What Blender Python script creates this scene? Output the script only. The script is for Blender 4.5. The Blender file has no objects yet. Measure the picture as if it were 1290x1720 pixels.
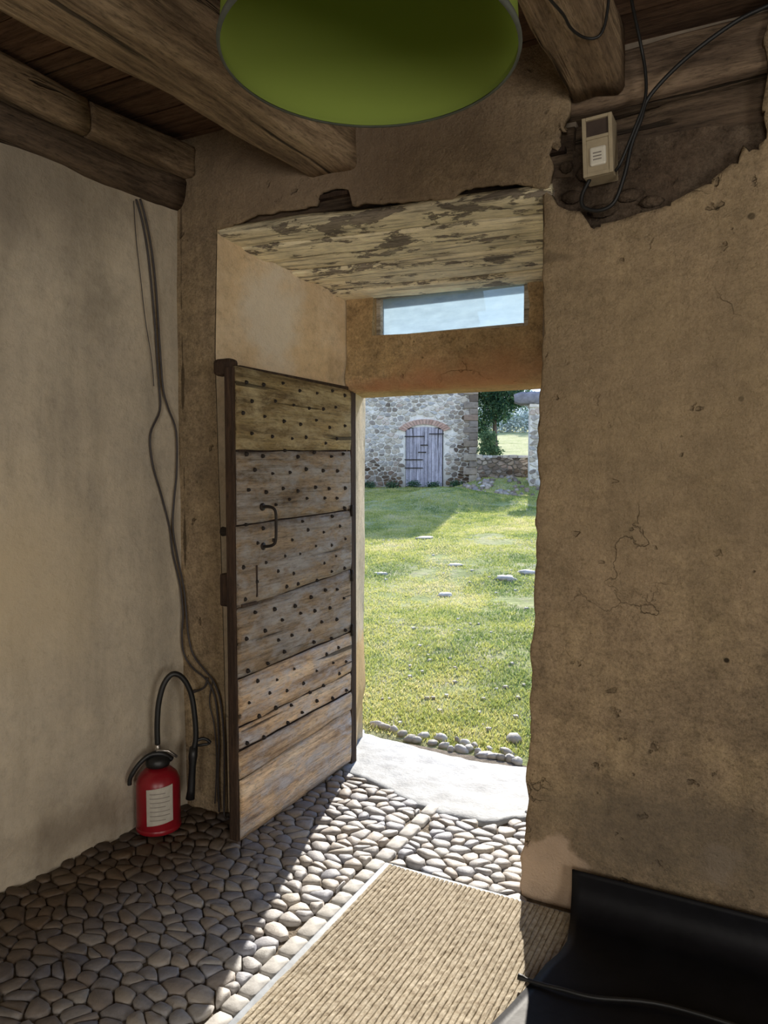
import bpy, math, random
import numpy as np
from mathutils import Vector, Matrix

random.seed(7); RNG = np.random.RandomState(11)
scn = bpy.context.scene
col = scn.collection
R = math.radians

# ------------------------------------------------------------------ camera
cam_d = bpy.data.cameras.new('camera'); cam = bpy.data.objects.new('camera', cam_d); col.objects.link(cam)
cam.location = (0, 0, 1.5)
cam.rotation_euler = (R(90) - math.atan(70/1240.0), 0, R(27.5))
cam_d.sensor_fit = 'VERTICAL'; cam_d.sensor_height = 24.0; cam_d.lens = 24.0*1240/1720
cam_d.clip_start = 0.02; cam_d.clip_end = 400
scn.camera = cam

# ------------------------------------------------------------------ sky, sun, room light
SUN_AZ, SUN_EL = R(16.5), R(28)
w = bpy.data.worlds.new('world'); scn.world = w; w.use_nodes = True
wn = w.node_tree.nodes; wl = w.node_tree.links; wn.clear()
bg = wn.new('ShaderNodeBackground'); wo = wn.new('ShaderNodeOutputWorld')
tc = wn.new('ShaderNodeTexCoord'); sep = wn.new('ShaderNodeSeparateXYZ')
rmp = wn.new('ShaderNodeValToRGB')
wl.new(tc.outputs['Generated'], sep.inputs[0]); wl.new(sep.outputs['Z'], rmp.inputs[0])
e = rmp.color_ramp.elements
e[0].position = 0.0; e[0].color = (0.72, 0.82, 0.95, 1)
e[1].position = 0.75; e[1].color = (0.16, 0.33, 0.75, 1)
x_ = e.new(0.25); x_.color = (0.42, 0.62, 0.95, 1)
nz = wn.new('ShaderNodeTexNoise'); nz.inputs['Scale'].default_value = 2.6; nz.inputs['Detail'].default_value = 6
cr = wn.new('ShaderNodeValToRGB'); cr.color_ramp.elements[0].position = 0.48; cr.color_ramp.elements[1].position = 0.66
mx = wn.new('ShaderNodeMix'); mx.data_type = 'RGBA'; mx.inputs['B'].default_value = (0.70, 0.77, 0.88, 1)
wl.new(tc.outputs['Generated'], nz.inputs['Vector']); wl.new(nz.outputs['Fac'], cr.inputs[0])
wl.new(cr.outputs['Color'], mx.inputs['Factor']); wl.new(rmp.outputs['Color'], mx.inputs['A'])
wl.new(mx.outputs['Result'], bg.inputs['Color']); bg.inputs['Strength'].default_value = 2.2
wl.new(bg.outputs[0], wo.inputs[0])

sd = bpy.data.lights.new('sun', 'SUN'); sd.energy = 11.0; sd.angle = R(0.6); sd.color = (1.0, 0.93, 0.82)
so = bpy.data.objects.new('sun', sd); col.objects.link(so)
to_sun = Vector((-math.sin(SUN_AZ)*math.cos(SUN_EL), math.cos(SUN_AZ)*math.cos(SUN_EL), math.sin(SUN_EL)))
so.rotation_euler = to_sun.to_track_quat('Z', 'Y').to_euler(); so.location = (-4, 12, 8)

def area(name, loc, target, sx, sy, power, color):
    d = bpy.data.lights.new(name, 'AREA'); d.shape = 'RECTANGLE'; d.size = sx; d.size_y = sy; d.energy = power; d.color = color
    o = bpy.data.objects.new(name, d); col.objects.link(o); o.location = loc
    o.rotation_euler = (Vector(target)-Vector(loc)).to_track_quat('-Z', 'Y').to_euler(); return o
# fill light added at an opening of the right-hand wall, behind the camera
area('room_fill', (2.47, -0.75, 1.30), (-2.2, 0.6, 1.45), 1.1, 1.2, 50, (1.0, 0.93, 0.82))
# and a second added fill at an opening of the back wall
area('room_fill', (0.75, -2.95, 1.6), (-0.4, 2.4, 1.5), 1.1, 1.2, 50, (1.0, 0.93, 0.82))

scn.view_settings.view_transform = 'Standard'; scn.view_settings.look = 'None'
scn.view_settings.gamma = 1.0; scn.view_settings.use_curve_mapping = False
scn.view_settings.exposure = 0.0

# ------------------------------------------------------------------ numpy noise
def _h(ix, iy, iz, s):
    n = (ix*374761393 + iy*668265263 + iz*2147483647 + s*1274126177) & 0xffffffff
    n = ((n ^ (n >> 13))*1274126177) & 0xffffffff
    return ((n ^ (n >> 16)) & 0xffff)/65535.0
def vnoise(x, y, z=0, s=0):
    x = np.asarray(x, float); y = np.asarray(y, float); z = np.asarray(z, float)+0*x
    ix = np.floor(x).astype(np.int64); iy = np.floor(y).astype(np.int64); iz = np.floor(z).astype(np.int64)
    fx = x-ix; fy = y-iy; fz = z-iz
    fx = fx*fx*(3-2*fx); fy = fy*fy*(3-2*fy); fz = fz*fz*(3-2*fz)
    r = 0
    for a in (0, 1):
        for b in (0, 1):
            for c in (0, 1):
                r = r + _h(ix+a, iy+b, iz+c, s)*(fx if a else 1-fx)*(fy if b else 1-fy)*(fz if c else 1-fz)
    return r*2-1
def fbm(x, y, z=0, s=0, o=4):
    r = 0; a = 1.0; f = 1.0
    for k in range(o):
        r = r + a*vnoise(np.asarray(x)*f, np.asarray(y)*f, np.asarray(z)*f, s+k*17); a *= .5; f *= 2.03
    return r/1.9

# ------------------------------------------------------------------ object helpers
def link_mesh(name, verts, faces, mat=None, parent=None, smooth=True, tint=None):
    me = bpy.data.meshes.new(name)
    me.from_pydata([tuple(map(float, v)) for v in verts], [], [tuple(int(i) for i in f) for f in faces])
    if smooth: me.polygons.foreach_set('use_smooth', [True]*len(me.polygons))
    if tint is not None:
        at = me.attributes.new('tint', 'FLOAT', 'POINT'); at.data.foreach_set('value', np.asarray(tint, np.float32))
    if mat: me.materials.append(mat)
    me.update()
    o = bpy.data.objects.new(name, me); col.objects.link(o)
    if parent: o.parent = parent
    return o
def tag(o, label=None, cat=None, group=None, kind=None):
    if label: o['label'] = label
    if cat: o['category'] = cat
    if group: o['group'] = group
    if kind: o['kind'] = kind
    return o
def thing(name, loc, label=None, cat=None, rz=0, group=None, kind=None):
    o = bpy.data.objects.new(name, None); col.objects.link(o); o.location = loc; o.rotation_euler = (0, 0, rz)
    o.empty_display_size = .1
    return tag(o, label, cat, group, kind)

class MB:
    def __init__(s): s.v = []; s.f = []; s.t = []
    def add(s, vs, fs, tint=.5):
        b = len(s.v); s.v += [tuple(v) for v in vs]; s.f += [tuple(i+b for i in f) for f in fs]; s.t += [tint]*len(vs)
    def box(s, x0, x1, y0, y1, z0, z1, tint=.5):
        s.add([(x0,y0,z0),(x1,y0,z0),(x1,y1,z0),(x0,y1,z0),(x0,y0,z1),(x1,y0,z1),(x1,y1,z1),(x0,y1,z1)],
              [(0,3,2,1),(4,5,6,7),(0,1,5,4),(1,2,6,5),(2,3,7,6),(3,0,4,7)], tint)
    def tube(s, pts, r, n=8, cap=True, tint=.5):
        P = [Vector(p) for p in pts]; rs = r if isinstance(r, (list, tuple)) else [r]*len(P)
        b = len(s.v); prev = None
        for i, p in enumerate(P):
            t = (P[min(i+1, len(P)-1)]-P[max(i-1, 0)]).normalized()
            if prev is None:
                u = t.orthogonal().normalized()
            else:
                u = (prev-t*prev.dot(t)).normalized()
            prev = u; v = t.cross(u)
            for k in range(n):
                a = 2*math.pi*k/n; s.v.append(tuple(p+(u*math.cos(a)+v*math.sin(a))*rs[i])); s.t.append(tint)
        for i in range(len(P)-1):
            for k in range(n):
                s.f.append((b+i*n+k, b+i*n+(k+1)%n, b+(i+1)*n+(k+1)%n, b+(i+1)*n+k))
        if cap:
            s.f.append(tuple(b+k for k in range(n))[::-1]); s.f.append(tuple(b+(len(P)-1)*n+k for k in range(n)))
    def lathe(s, prof, c=(0,0,0), n=24, tint=.5):
        b = len(s.v)
        for r, z in prof:
            for k in range(n):
                a = 2*math.pi*k/n; s.v.append((c[0]+r*math.cos(a), c[1]+r*math.sin(a), c[2]+z)); s.t.append(tint)
        for i in range(len(prof)-1):
            for k in range(n): s.f.append((b+i*n+k, b+i*n+(k+1)%n, b+(i+1)*n+(k+1)%n, b+(i+1)*n+k))
    def build(s, name, mat, parent=None, smooth=False, bevel=0):
        o = link_mesh(name, s.v, s.f, mat, parent, smooth, s.t)
        if bevel:
            m = o.modifiers.new('bevel', 'BEVEL'); m.width = bevel; m.segments = 2; m.limit_method = 'ANGLE'
        return o
def smooth_path(pts, k=6):
    P = [Vector(p) for p in pts]; out = []
    for i in range(len(P)-1):
        p0 = P[max(i-1,0)]; p1 = P[i]; p2 = P[i+1]; p3 = P[min(i+2, len(P)-1)]
        for j in range(k):
            t = j/k
            out.append(.5*((2*p1)+(p2-p0)*t+(2*p0-5*p1+4*p2-p3)*t*t+(3*p1-p0-3*p2+p3)*t**3))
    out.append(P[-1]); return out

def rough_beam(name, p0, p1, w_, h_, mat, parent=None, rad=.02, amp=.008, seed=0, nl=40, tint=.5, up=(0,0,1), taper=1.0):
    """hewn timber along p0->p1 (axis through the middle of the section)"""
    p0 = Vector(p0); p1 = Vector(p1); t = (p1-p0); L = t.length; t.normalize()
    upv = Vector(up); sdv = t.cross(upv).normalized(); upv = sdv.cross(t)
    sec = []
    hw, hh = w_/2, h_/2
    m = 5
    for cx, cy, a0 in ((hw-rad, hh-rad, 0), (-hw+rad, hh-rad, 90), (-hw+rad, -hh+rad, 180), (hw-rad, -hh+rad, 270)):
        for j in range(3):
            a = R(a0+45*j); sec.append((cx+rad*math.cos(a), cy+rad*math.sin(a)))
        # point along the next side
        nx = {0:(0, hh), 90:(-hw, 0), 180:(0, -hh), 270:(hw, 0)}[a0]; sec.append(nx)
    n = len(sec); S = np.array(sec)
    vs = []
    for i in range(nl+1):
        q = i/nl; d = q*L
        bend = float(fbm(d*1.1, seed*3.1, 0, seed, 2))*amp*1.6; bend2 = float(fbm(d*1.3, seed*7.7, 5, seed, 2))*amp*1.6
        k = 1+(taper-1)*q
        for a, (sx, sy) in enumerate(S):
            nn = float(vnoise(d*5, sx*18+9, sy*18, seed))*amp + float(vnoise(d*17, sx*40, sy*40, seed+5))*amp*.35
            rr = 1+nn/max(math.hypot(sx, sy), .02)
            vs.append(p0+t*d+sdv*(sx*rr*k+bend)+upv*(sy*rr*k+bend2))
    fs = []
    for i in range(nl):
        for a in range(n): fs.append((i*n+a, i*n+(a+1)%n, (i+1)*n+(a+1)%n, (i+1)*n+a))
    fs.append(tuple(range(n))[::-1]); fs.append(tuple(nl*n+a for a in range(n)))
    fs = [f[::-1] for f in fs]
    return link_mesh(name, vs, fs, mat, parent, True, [tint]*len(vs))

def inpoly(x, y, poly):
    c = False; n = len(poly); j = n-1
    for i in range(n):
        xi, yi = poly[i]; xj, yj = poly[j]
        if (yi > y) != (yj > y) and x < (xj-xi)*(y-yi)/(yj-yi)+xi: c = not c
        j = i
    return c

# ------------------------------------------------------------------ materials
class NT:
    def __init__(s, name):
        s.m = bpy.data.materials.new(name); s.m.use_nodes = True; s.t = s.m.node_tree; s.n = s.t.nodes; s.n.clear()
        s.out = s.n.new('ShaderNodeOutputMaterial'); s.p = s.n.new('ShaderNodeBsdfPrincipled'); s.link(s.p.outputs[0], s.out.inputs[0])
        s.tc = s.n.new('ShaderNodeTexCoord'); s.pos = s.tc.outputs['Object']
    def link(s, a, b): s.t.links.new(a, b)
    def setin(s, sock, v):
        if hasattr(v, 'links'): s.link(v, sock)
        else: sock.default_value = (tuple(v)+(1,))[:4] if isinstance(v, (tuple, list)) and sock.type == 'RGBA' else v
    def map(s, scale=(1,1,1), rot=(0,0,0), src=None, loc=(0,0,0)):
        m = s.n.new('ShaderNodeMapping'); m.inputs['Scale'].default_value = scale; m.inputs['Rotation'].default_value = rot; m.inputs['Location'].default_value = loc
        s.link(src or s.pos, m.inputs['Vector']); return m.outputs[0]
    def noise(s, sc, det=4, rough=.55, vec=None, dist=0):
        n = s.n.new('ShaderNodeTexNoise'); n.inputs['Scale'].default_value = sc; n.inputs['Detail'].default_value = det
        n.inputs['Roughness'].default_value = rough; n.inputs['Distortion'].default_value = dist
        s.link(vec or s.pos, n.inputs['Vector']); return n.outputs['Fac']
    def voro(s, sc, vec=None, feat='F1'):
        n = s.n.new('ShaderNodeTexVoronoi'); n.feature = feat; n.inputs['Scale'].default_value = sc
        s.link(vec or s.pos, n.inputs['Vector']); return n.outputs[0]
    def ramp(s, fac, stops):
        r = s.n.new('ShaderNodeValToRGB'); el = r.color_ramp.elements
        while len(el) < len(stops): el.new(.5)
        for q, (p, c) in zip(el, stops):
            q.position = p; q.color = (c, c, c, 1) if not isinstance(c, (tuple, list)) else (c[0], c[1], c[2], 1)
        s.link(fac, r.inputs[0]); return r.outputs[0]
    def mix(s, f, a, b, mode='MIX'):
        m = s.n.new('ShaderNodeMix'); m.data_type = 'RGBA'; m.blend_type = mode
        s.setin(m.inputs['Factor'], f); s.setin(m.inputs['A'], a); s.setin(m.inputs['B'], b); return m.outputs['Result']
    def math(s, op, a, b=0.0, clamp=False):
        m = s.n.new('ShaderNodeMath'); m.operation = op; m.use_clamp = clamp; s.setin(m.inputs[0], a); s.setin(m.inputs[1], b); return m.outputs[0]
    def attr(s, name='tint'):
        a = s.n.new('ShaderNodeAttribute'); a.attribute_name = name; return a.outputs['Fac']
    def bump(s, h, dist=.01, strength=1.0, nrm=None):
        b = s.n.new('ShaderNodeBump'); b.inputs['Distance'].default_value = dist; b.inputs['Strength'].default_value = strength
        s.link(h, b.inputs['Height'])
        if nrm: s.link(nrm, b.inputs['Normal'])
        return b.outputs[0]
    def blob(s, c, r, amp=.05, nsc=6, soft=.02, stretch=(1,1,1)):
        """0..1 mask round a point of the thing"""
        sb = s.n.new('ShaderNodeVectorMath'); sb.operation = 'SUBTRACT'; s.link(s.pos, sb.inputs[0]); sb.inputs[1].default_value = c
        mu = s.n.new('ShaderNodeVectorMath'); mu.operation = 'MULTIPLY'; s.link(sb.outputs[0], mu.inputs[0]); mu.inputs[1].default_value = stretch
        ln = s.n.new('ShaderNodeVectorMath'); ln.operation = 'LENGTH'; s.link(mu.outputs[0], ln.inputs[0])
        nn = s.math('MULTIPLY', s.math('SUBTRACT', s.noise(nsc, 5), .5), amp*4)
        d = s.math('ADD', ln.outputs['Value'], nn)
        mr = s.n.new('ShaderNodeMapRange'); s.link(d, mr.inputs[0]); mr.inputs[1].default_value = r+soft; mr.inputs[2].default_value = r-soft
        return mr.outputs[0]
    def done(s, color, rough=.85, nrm=None, spec=.3):
        s.setin(s.p.inputs['Base Color'], color); s.setin(s.p.inputs['Roughness'], rough)
        s.p.inputs['Specular IOR Level'].default_value = spec
        if nrm: s.link(nrm, s.p.inputs['Normal'])
        return s.m

def plaster(name, c1, c2, c3, grain=.5, cracks=True, blobs=(), streak=True):
    t = NT(name)
    a = t.ramp(t.noise(1.6, 6, .6, dist=.6), [(.35, 0.0), (.65, 1.0)])
    b = t.ramp(t.noise(5.5, 7, .65), [(.42, 0.0), (.62, 1.0)])
    c = t.mix(a, c1, c2); c = t.mix(t.math('MULTIPLY', b, .55), c, c3)
    sp = t.ramp(t.noise(26, 8, .78), [(.28, .42), (.47, .95), (.7, 1.22)])
    c = t.mix(.75*grain+.2, c, sp, 'MULTIPLY')
    if streak:
        st = t.ramp(t.noise(3, 5, .6, t.map((2.5, 2.5, .35))), [(.36, .72), (.55, 1.0)])
        c = t.mix(.6, c, st, 'MULTIPLY')
    h = t.math('ADD', t.math('MULTIPLY', t.noise(120, 4, .7), grain), t.math('MULTIPLY', t.noise(22, 6, .65), 1.6))
    if grain > .7:
        pv = t.n.new('ShaderNodeTexVoronoi'); pv.inputs['Scale'].default_value = 11; pv.inputs['Randomness'].default_value = 1
        pn_ = t.n.new('ShaderNodeTexNoise'); pn_.inputs['Scale'].default_value = 24; pn_.inputs['Detail'].default_value = 4; t.link(t.pos, pn_.inputs['Vector'])
        ps = t.n.new('ShaderNodeVectorMath'); ps.operation = 'SCALE'; ps.inputs['Scale'].default_value = .09; t.link(pn_.outputs['Color'], ps.inputs[0])
        pa = t.n.new('ShaderNodeVectorMath'); pa.operation = 'ADD'; t.link(t.pos, pa.inputs[0]); t.link(ps.outputs[0], pa.inputs[1]); t.link(pa.outputs[0], pv.inputs['Vector'])
        pm_ = t.math('MULTIPLY', t.ramp(pv.outputs['Distance'], [(.10, 1.0), (.17, 0.0)]), t.ramp(t.noise(3.3, 3), [(.50, 0.0), (.58, 1.0)]))
        c = t.mix(t.math('MULTIPLY', pm_, .6), c, (.06, .04, .025)); h = t.math('SUBTRACT', h, t.math('MULTIPLY', pm_, 1.5))
        gs = t.ramp(t.noise(95, 5, .85), [(.33, .45), (.47, .95), (.66, 1.35)]); c = t.mix(.8, c, gs, 'MULTIPLY')
        c = t.mix(.5, c, t.ramp(t.noise(2.4, 7, .7), [(.36, .66), (.5, 1.0), (.64, 1.22)]), 'MULTIPLY')
        rg = t.ramp(t.noise(8, 9, .8, t.map((1, 1, 2.2))), [(.34, .48), (.50, 1.0), (.66, 1.2)]); c = t.mix(.55, c, rg, 'MULTIPLY')
    if cracks:
        v = t.n.new('ShaderNodeTexVoronoi'); v.feature = 'DISTANCE_TO_EDGE'; v.inputs['Scale'].default_value = 1.7
        mixv = t.n.new('ShaderNodeVectorMath'); mixv.operation = 'ADD'
        nn = t.n.new('ShaderNodeTexNoise'); nn.inputs['Scale'].default_value = 4; nn.inputs['Detail'].default_value = 6; t.link(t.pos, nn.inputs['Vector'])
        sc = t.n.new('ShaderNodeVectorMath'); sc.operation = 'SCALE'; sc.inputs['Scale'].default_value = .5; t.link(nn.outputs['Color'], sc.inputs[0])
        t.link(t.pos, mixv.inputs[0]); t.link(sc.outputs[0], mixv.inputs[1]); t.link(mixv.outputs[0], v.inputs['Vector'])
        cm = t.ramp(v.outputs[0], [(0.0, .8), (.0022, 0.0)])
        gate = t.ramp(t.noise(2.3, 2), [(.56, 0.0), (.66, 1.0)])
        cm = t.math('MULTIPLY', cm, gate)
        c = t.mix(t.math('MULTIPLY', cm, .6), c, (.03, .022, .015)); h = t.math('SUBTRACT', h, t.math('MULTIPLY', cm, 1.2))
    for (ctr, r, amp, nsc, soft, stretch, colr, f) in blobs:
        m = t.blob(ctr, r, amp, nsc, soft, stretch)
        c = t.mix(t.math('MULTIPLY', m, f), c, colr)
    return t.done(c, .93, t.bump(h, .006*(.6+grain), .9), .15)

def wood(name, dark, mid, light, axis=0, sc=1.0, paint=None, paint_amt=.5, bumpd=.004, rough=.8, tintvar=.0, cracks=True, psoft=0.0, pmax=1.0):
    t = NT(name)
    s_ = [9*sc]*3; s_[axis] = .9*sc
    oi = t.n.new('ShaderNodeObjectInfo')
    off = t.n.new('ShaderNodeVectorMath'); off.operation = 'ADD'; t.link(t.pos, off.inputs[0])
    cmb = t.n.new('ShaderNodeCombineXYZ'); k = t.math('MULTIPLY', oi.outputs['Random'], 13.0); t.link(k, cmb.inputs[0]); t.link(k, cmb.inputs[1]); t.link(k, cmb.inputs[2])
    t.link(cmb.outputs[0], off.inputs[1])
    v = t.map(tuple(s_), src=off.outputs[0])
    g = t.noise(1.7, 8, .68, v, .7)
    fine = [60*sc]*3; fine[axis] = 2.2*sc
    g2 = t.noise(1.0, 5, .6, t.map(tuple(fine), src=off.outputs[0]))
    c = t.ramp(g, [(.3, dark), (.5, mid), (.72, light)])
    c = t.mix(.8, c, t.ramp(g2, [(.32, .45), (.5, .95), (.75, 1.15)]), 'MULTIPLY')
    c = t.mix(.6, c, t.ramp(t.noise(2.1, 4, .6, off.outputs[0]), [(.3, .62), (.6, 1.1)]), 'MULTIPLY')
    sp_ = [130*sc]*3; sp_[axis] = 26*sc; g3 = t.noise(1.0, 4, .65, t.map(tuple(sp_), src=off.outputs[0]))
    h = t.math('ADD', t.math('ADD', t.math('MULTIPLY', g, 1.2), t.math('MULTIPLY', g2, 1.0)), t.math('MULTIPLY', g3, .5))
    c = t.mix(.75, c, t.ramp(g3, [(.30, .38), (.48, 1.0), (.72, 1.25)]), 'MULTIPLY')
    if paint:
        pn = t.noise(3.2, 8, .72, t.map(tuple(.42*q if q > 2 else q*1.6 for q in s_), src=off.outputs[0]), .3)
        pm = t.ramp(pn, [(.5-.22*(paint_amt-.3), 0.0), (.53+psoft-.22*(paint_amt-.3), 1.0)]); pm = t.math('MULTIPLY', pm, t.ramp(g2, [(.30, .25), (.48, pmax)]))
        pc = t.mix(t.ramp(t.noise(7, 5, .6), [(.35, 0.0), (.65, 1.0)]), paint, tuple(q*.72 for q in paint))
        pc = t.mix(.5, pc, t.ramp(g3, [(.30, .6), (.48, 1.0), (.72, 1.12)]), 'MULTIPLY'); c = t.mix(pm, c, pc); h = t.math('ADD', h, t.math('MULTIPLY', pm, 1.0))
    if tintvar:
        c = t.mix(tintvar, c, t.ramp(t.attr(), [(0, .55), (1, 1.4)]), 'MULTIPLY')
    if cracks:
        s2 = [26*sc]*3; s2[axis] = .7*sc
        cn = t.noise(1, 3, .5, t.map(tuple(s2), src=off.outputs[0]), .2)
        cm = t.ramp(cn, [(.30, 1.0), (.345, 0.0)])
        c = t.mix(t.math('MULTIPLY', cm, .8), c, (.012, .009, .006)); h = t.math('SUBTRACT', h, t.math('MULTIPLY', cm, 2.0))
    return t.done(c, rough, t.bump(h, bumpd, .9), .25)

def stone_mat(name, cols, tint_dark=.55, scale=14, bumpd=.003, rough=.75, spec=.3, grime_shade=False):
    t = NT(name)
    a = t.attr()
    c = t.ramp(a, [(i/(len(cols)-1), q) for i, q in enumerate(cols)])
    c = t.mix(.85, c, t.ramp(t.noise(scale, 6, .65), [(.3, tint_dark), (.55, 1.0), (.75, 1.18)]), 'MULTIPLY')
    if grime_shade: c = t.mix(t.attr('grime_shade'), c, t.mix(1.0, c, (.24, .175, .12), 'MULTIPLY'))
    h = t.math('ADD', t.noise(scale*1.4, 6, .65), t.math('MULTIPLY', t.noise(scale*7, 3), .4))
    return t.done(c, rough, t.bump(h, bumpd, .8), spec)

def simple(name, c, rough=.6, metal=0, spec=.4, nsc=30, var=.25, bumpd=.001):
    t = NT(name)
    cc = t.mix(1.0, c, t.ramp(t.noise(nsc, 5, .6), [(.3, 1-var), (.7, 1+var*.5)]), 'MULTIPLY')
    t.p.inputs['Metallic'].default_value = metal
    return t.done(cc, rough, t.bump(t.noise(nsc*2, 3), bumpd, .6), spec)

M = {}
GREY = (.36, .315, .245); 
M['wall_left'] = plaster('plaster_grey_cream', (.56, .485, .375), (.48, .415, .325), (.62, .53, .40), .22, False, [
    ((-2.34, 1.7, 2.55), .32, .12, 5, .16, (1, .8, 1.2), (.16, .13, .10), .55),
    ((-2.32, 2.05, 2.15), .05, .05, 14, .05, (1, .6, .5), (.2, .17, .13), .5),
    ((-2.36, 1.65, 1.1), .28, .10, 5, .2, (1, 1, 1), (.60, .49, .33), .7),
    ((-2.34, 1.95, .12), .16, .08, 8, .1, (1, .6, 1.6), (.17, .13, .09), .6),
    ((-2.303, 2.184, 2.359), .006, .0, 8, .003, (1, 1, 1), (.03, .02, .015), 1),
    ((-2.317, 2.045, 1.314), .008, .0, 8, .003, (1, 1, .45), (.04, .03, .02), 1)])
M['wall_front'] = plaster('plaster_brown_limewash', (.40, .295, .185), (.30, .225, .145), (.46, .345, .20), .8, True, [
    ((-.645, 2.46, .06), .16, .06, 8, .012, (1.0, .3, 1.0), (.62, .46, .33), .9),
    ((-.10, 2.46, .275), .06, .03, 10, .012, (1, .3, .8), (.42, .33, .24), .8),
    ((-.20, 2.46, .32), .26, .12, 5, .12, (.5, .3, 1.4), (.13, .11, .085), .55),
    ((-.10, 2.46, .918), .008, 0, 8, .002, (1, .1, 1), (.02, .015, .01), 1),
    ((-.079, 2.46, 1.713), .008, 0, 8, .002, (1, .1, 1), (.02, .015, .01), 1),
    ((-.065, 2.46, 2.245), .010, 0, 8, .002, (1, .1, 1), (.02, .015, .01), 1),
    ((-.157, 2.46, 2.282), .007, 0, 8, .002, (1, .1, 1), (.02, .015, .01), 1),
    ((-2.262, 2.46, 1.6), .0022, .016, 3, .0015, (1, .1, 0), (.05, .035, .02), .75),
    ((-.66, 2.46, 2.20), .045, .03, 12, .01, (.6, .1, 2.2), (.10, .075, .05), .6),
    ((-.30, 2.46, 1.75), .6, .2, 3, .4, (1, .1, 1), (.38, .285, .17), .5),
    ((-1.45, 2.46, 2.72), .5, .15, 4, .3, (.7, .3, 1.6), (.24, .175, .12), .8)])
M['reveal'] = plaster('plaster_ochre_reveal', (.70, .52, .32), (.58, .44, .28), (.76, .62, .44), .45, True, [
    ((-1.98, 2.75, 2.2), .14, .08, 7, .06, (1, 1, .6), (.72, .65, .54), .7),
    ((-1.86, 3.1, 1.98), .04, .04, 20, .04, (1, 1, .6), (.25, .18, .11), .6)], False)
M['transom'] = plaster('plaster_ochre_beam', (.52, .36, .18), (.36, .235, .12), (.62, .45, .26), .9, True, [
    ((-1.1, 3.17, 1.93), .09, .05, 9, .05, (.22, .3, 1), (.58, .30, .15), .6),
    ((-1.5, 3.17, 1.90), .03, .02, 9, .03, (.1, .3, 1), (.5, .2, .1), .7)], False)
M['jamb'] = plaster('plaster_outer_jamb', (.55, .45, .30), (.48, .38, .25), (.6, .5, .36), .7, False, [
    ((-1.95, 3.4, .35), .28, .08, 7, .05, (1, 1, 1), (.58, .36, .13), .7)], False)
M['core'] = simple('rubble_core', (.25, .2, .15), .95, nsc=12)
M['beam'] = wood('timber_beam', (.10, .065, .04), (.27, .19, .115), (.46, .34, .21), 1, 1.0, bumpd=.006)
M['beam_x'] = wood('timber_dark_x', (.05, .033, .022), (.13, .09, .06), (.24, .17, .11), 0, 1.0, bumpd=.006, tintvar=.5)
M['beam_y'] = wood('timber_dark_y', (.05, .033, .022), (.13, .09, .06), (.24, .17, .11), 1, 1.0, bumpd=.006, tintvar=.5)
M['plank'] = wood('ceiling_plank_wood', (.055, .03, .02), (.13, .075, .045), (.20, .125, .075), 0, .8, bumpd=.003, tintvar=.6)
M['cream'] = wood('flaking_cream_board', (.12, .095, .07), (.30, .25, .19), (.46, .40, .31), 0, .9, paint=(1.0, .88, .60), paint_amt=.62, cracks=False, bumpd=.006, tintvar=.3)
M['door'] = wood('weathered_door_oak', (.11, .075, .045), (.28, .20, .125), (.44, .34, .235), 1, 1.1, psoft=.14, pmax=.8, paint=(.40, .385, .37), paint_amt=.6, bumpd=.005, tintvar=.45)
M['door_low'] = wood('weathered_door_oak_low', (.20, .12, .07), (.60, .42, .26), (.80, .65, .47), 1, 1.1, psoft=.14, pmax=.8, paint=(.56, .55, .57), paint_amt=.5, bumpd=.006, tintvar=.45)
M['door_top'] = wood('door_oak_ochre_wash', (.12, .08, .04), (.30, .215, .10), (.46, .36, .18), 1, 1.1, psoft=.14, pmax=.8, paint=(.54, .44, .26), paint_amt=.5, bumpd=.005, tintvar=.4)
M['door_edge'] = wood('door_edge_dark', (.015, .01, .008), (.05, .03, .02), (.10, .06, .035), 2, 1.0, bumpd=.003)
M['iron'] = simple('wrought_iron', (.035, .028, .024), .6, .6, nsc=60)
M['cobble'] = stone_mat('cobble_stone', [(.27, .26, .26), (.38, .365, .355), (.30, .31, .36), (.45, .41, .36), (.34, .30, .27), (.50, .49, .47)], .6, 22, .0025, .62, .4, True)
M['setts'] = stone_mat('sett_stone', [(.36, .35, .34), (.48, .46, .43), (.42, .41, .40)], .7, 18, .002, .7)
M['dirt'] = plaster('earth_joint', (.17, .14, .105), (.23, .19, .145), (.11, .09, .07), .9, False, (), False)
M['slab'] = stone_mat('threshold_slate', [(.24, .255, .275), (.28, .295, .305)], .58, 11, .005, .7, .35)
M['outstone'] = stone_mat('bleached_stone', [(.26, .24, .20), (.38, .36, .32), (.46, .44, .41)], .7, 20, .003)
M['rubber'] = simple('black_rubber', (.006, .006, .008), .55, 0, .2, 12, .4, .002)
M['cable'] = simple('cable_sheath', (.05, .042, .042), .5, 0, .4)
M['cable_b'] = simple('cable_sheath_black', (.012, .012, .012), .5, 0, .4)

# ------------------------------------------------------------------ structure: room
YW = 2.46       # inner face of the front wall
ZC = 2.90       # underside of the ceiling planks
def interp(pts, k):
    a = np.array(sorted(pts)); return np.interp(k, a[:, 0], a[:, 1])
def lwx(y): return -2.285+(y-2.46)*.1071

def floor_z(x, y): return 0.0
b = MB(); b.box(-3.0, 2.6, -3.2, 3.60, -.30, -.003)
flo = b.build('floor', M['dirt']); tag(flo, kind='structure')

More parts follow.
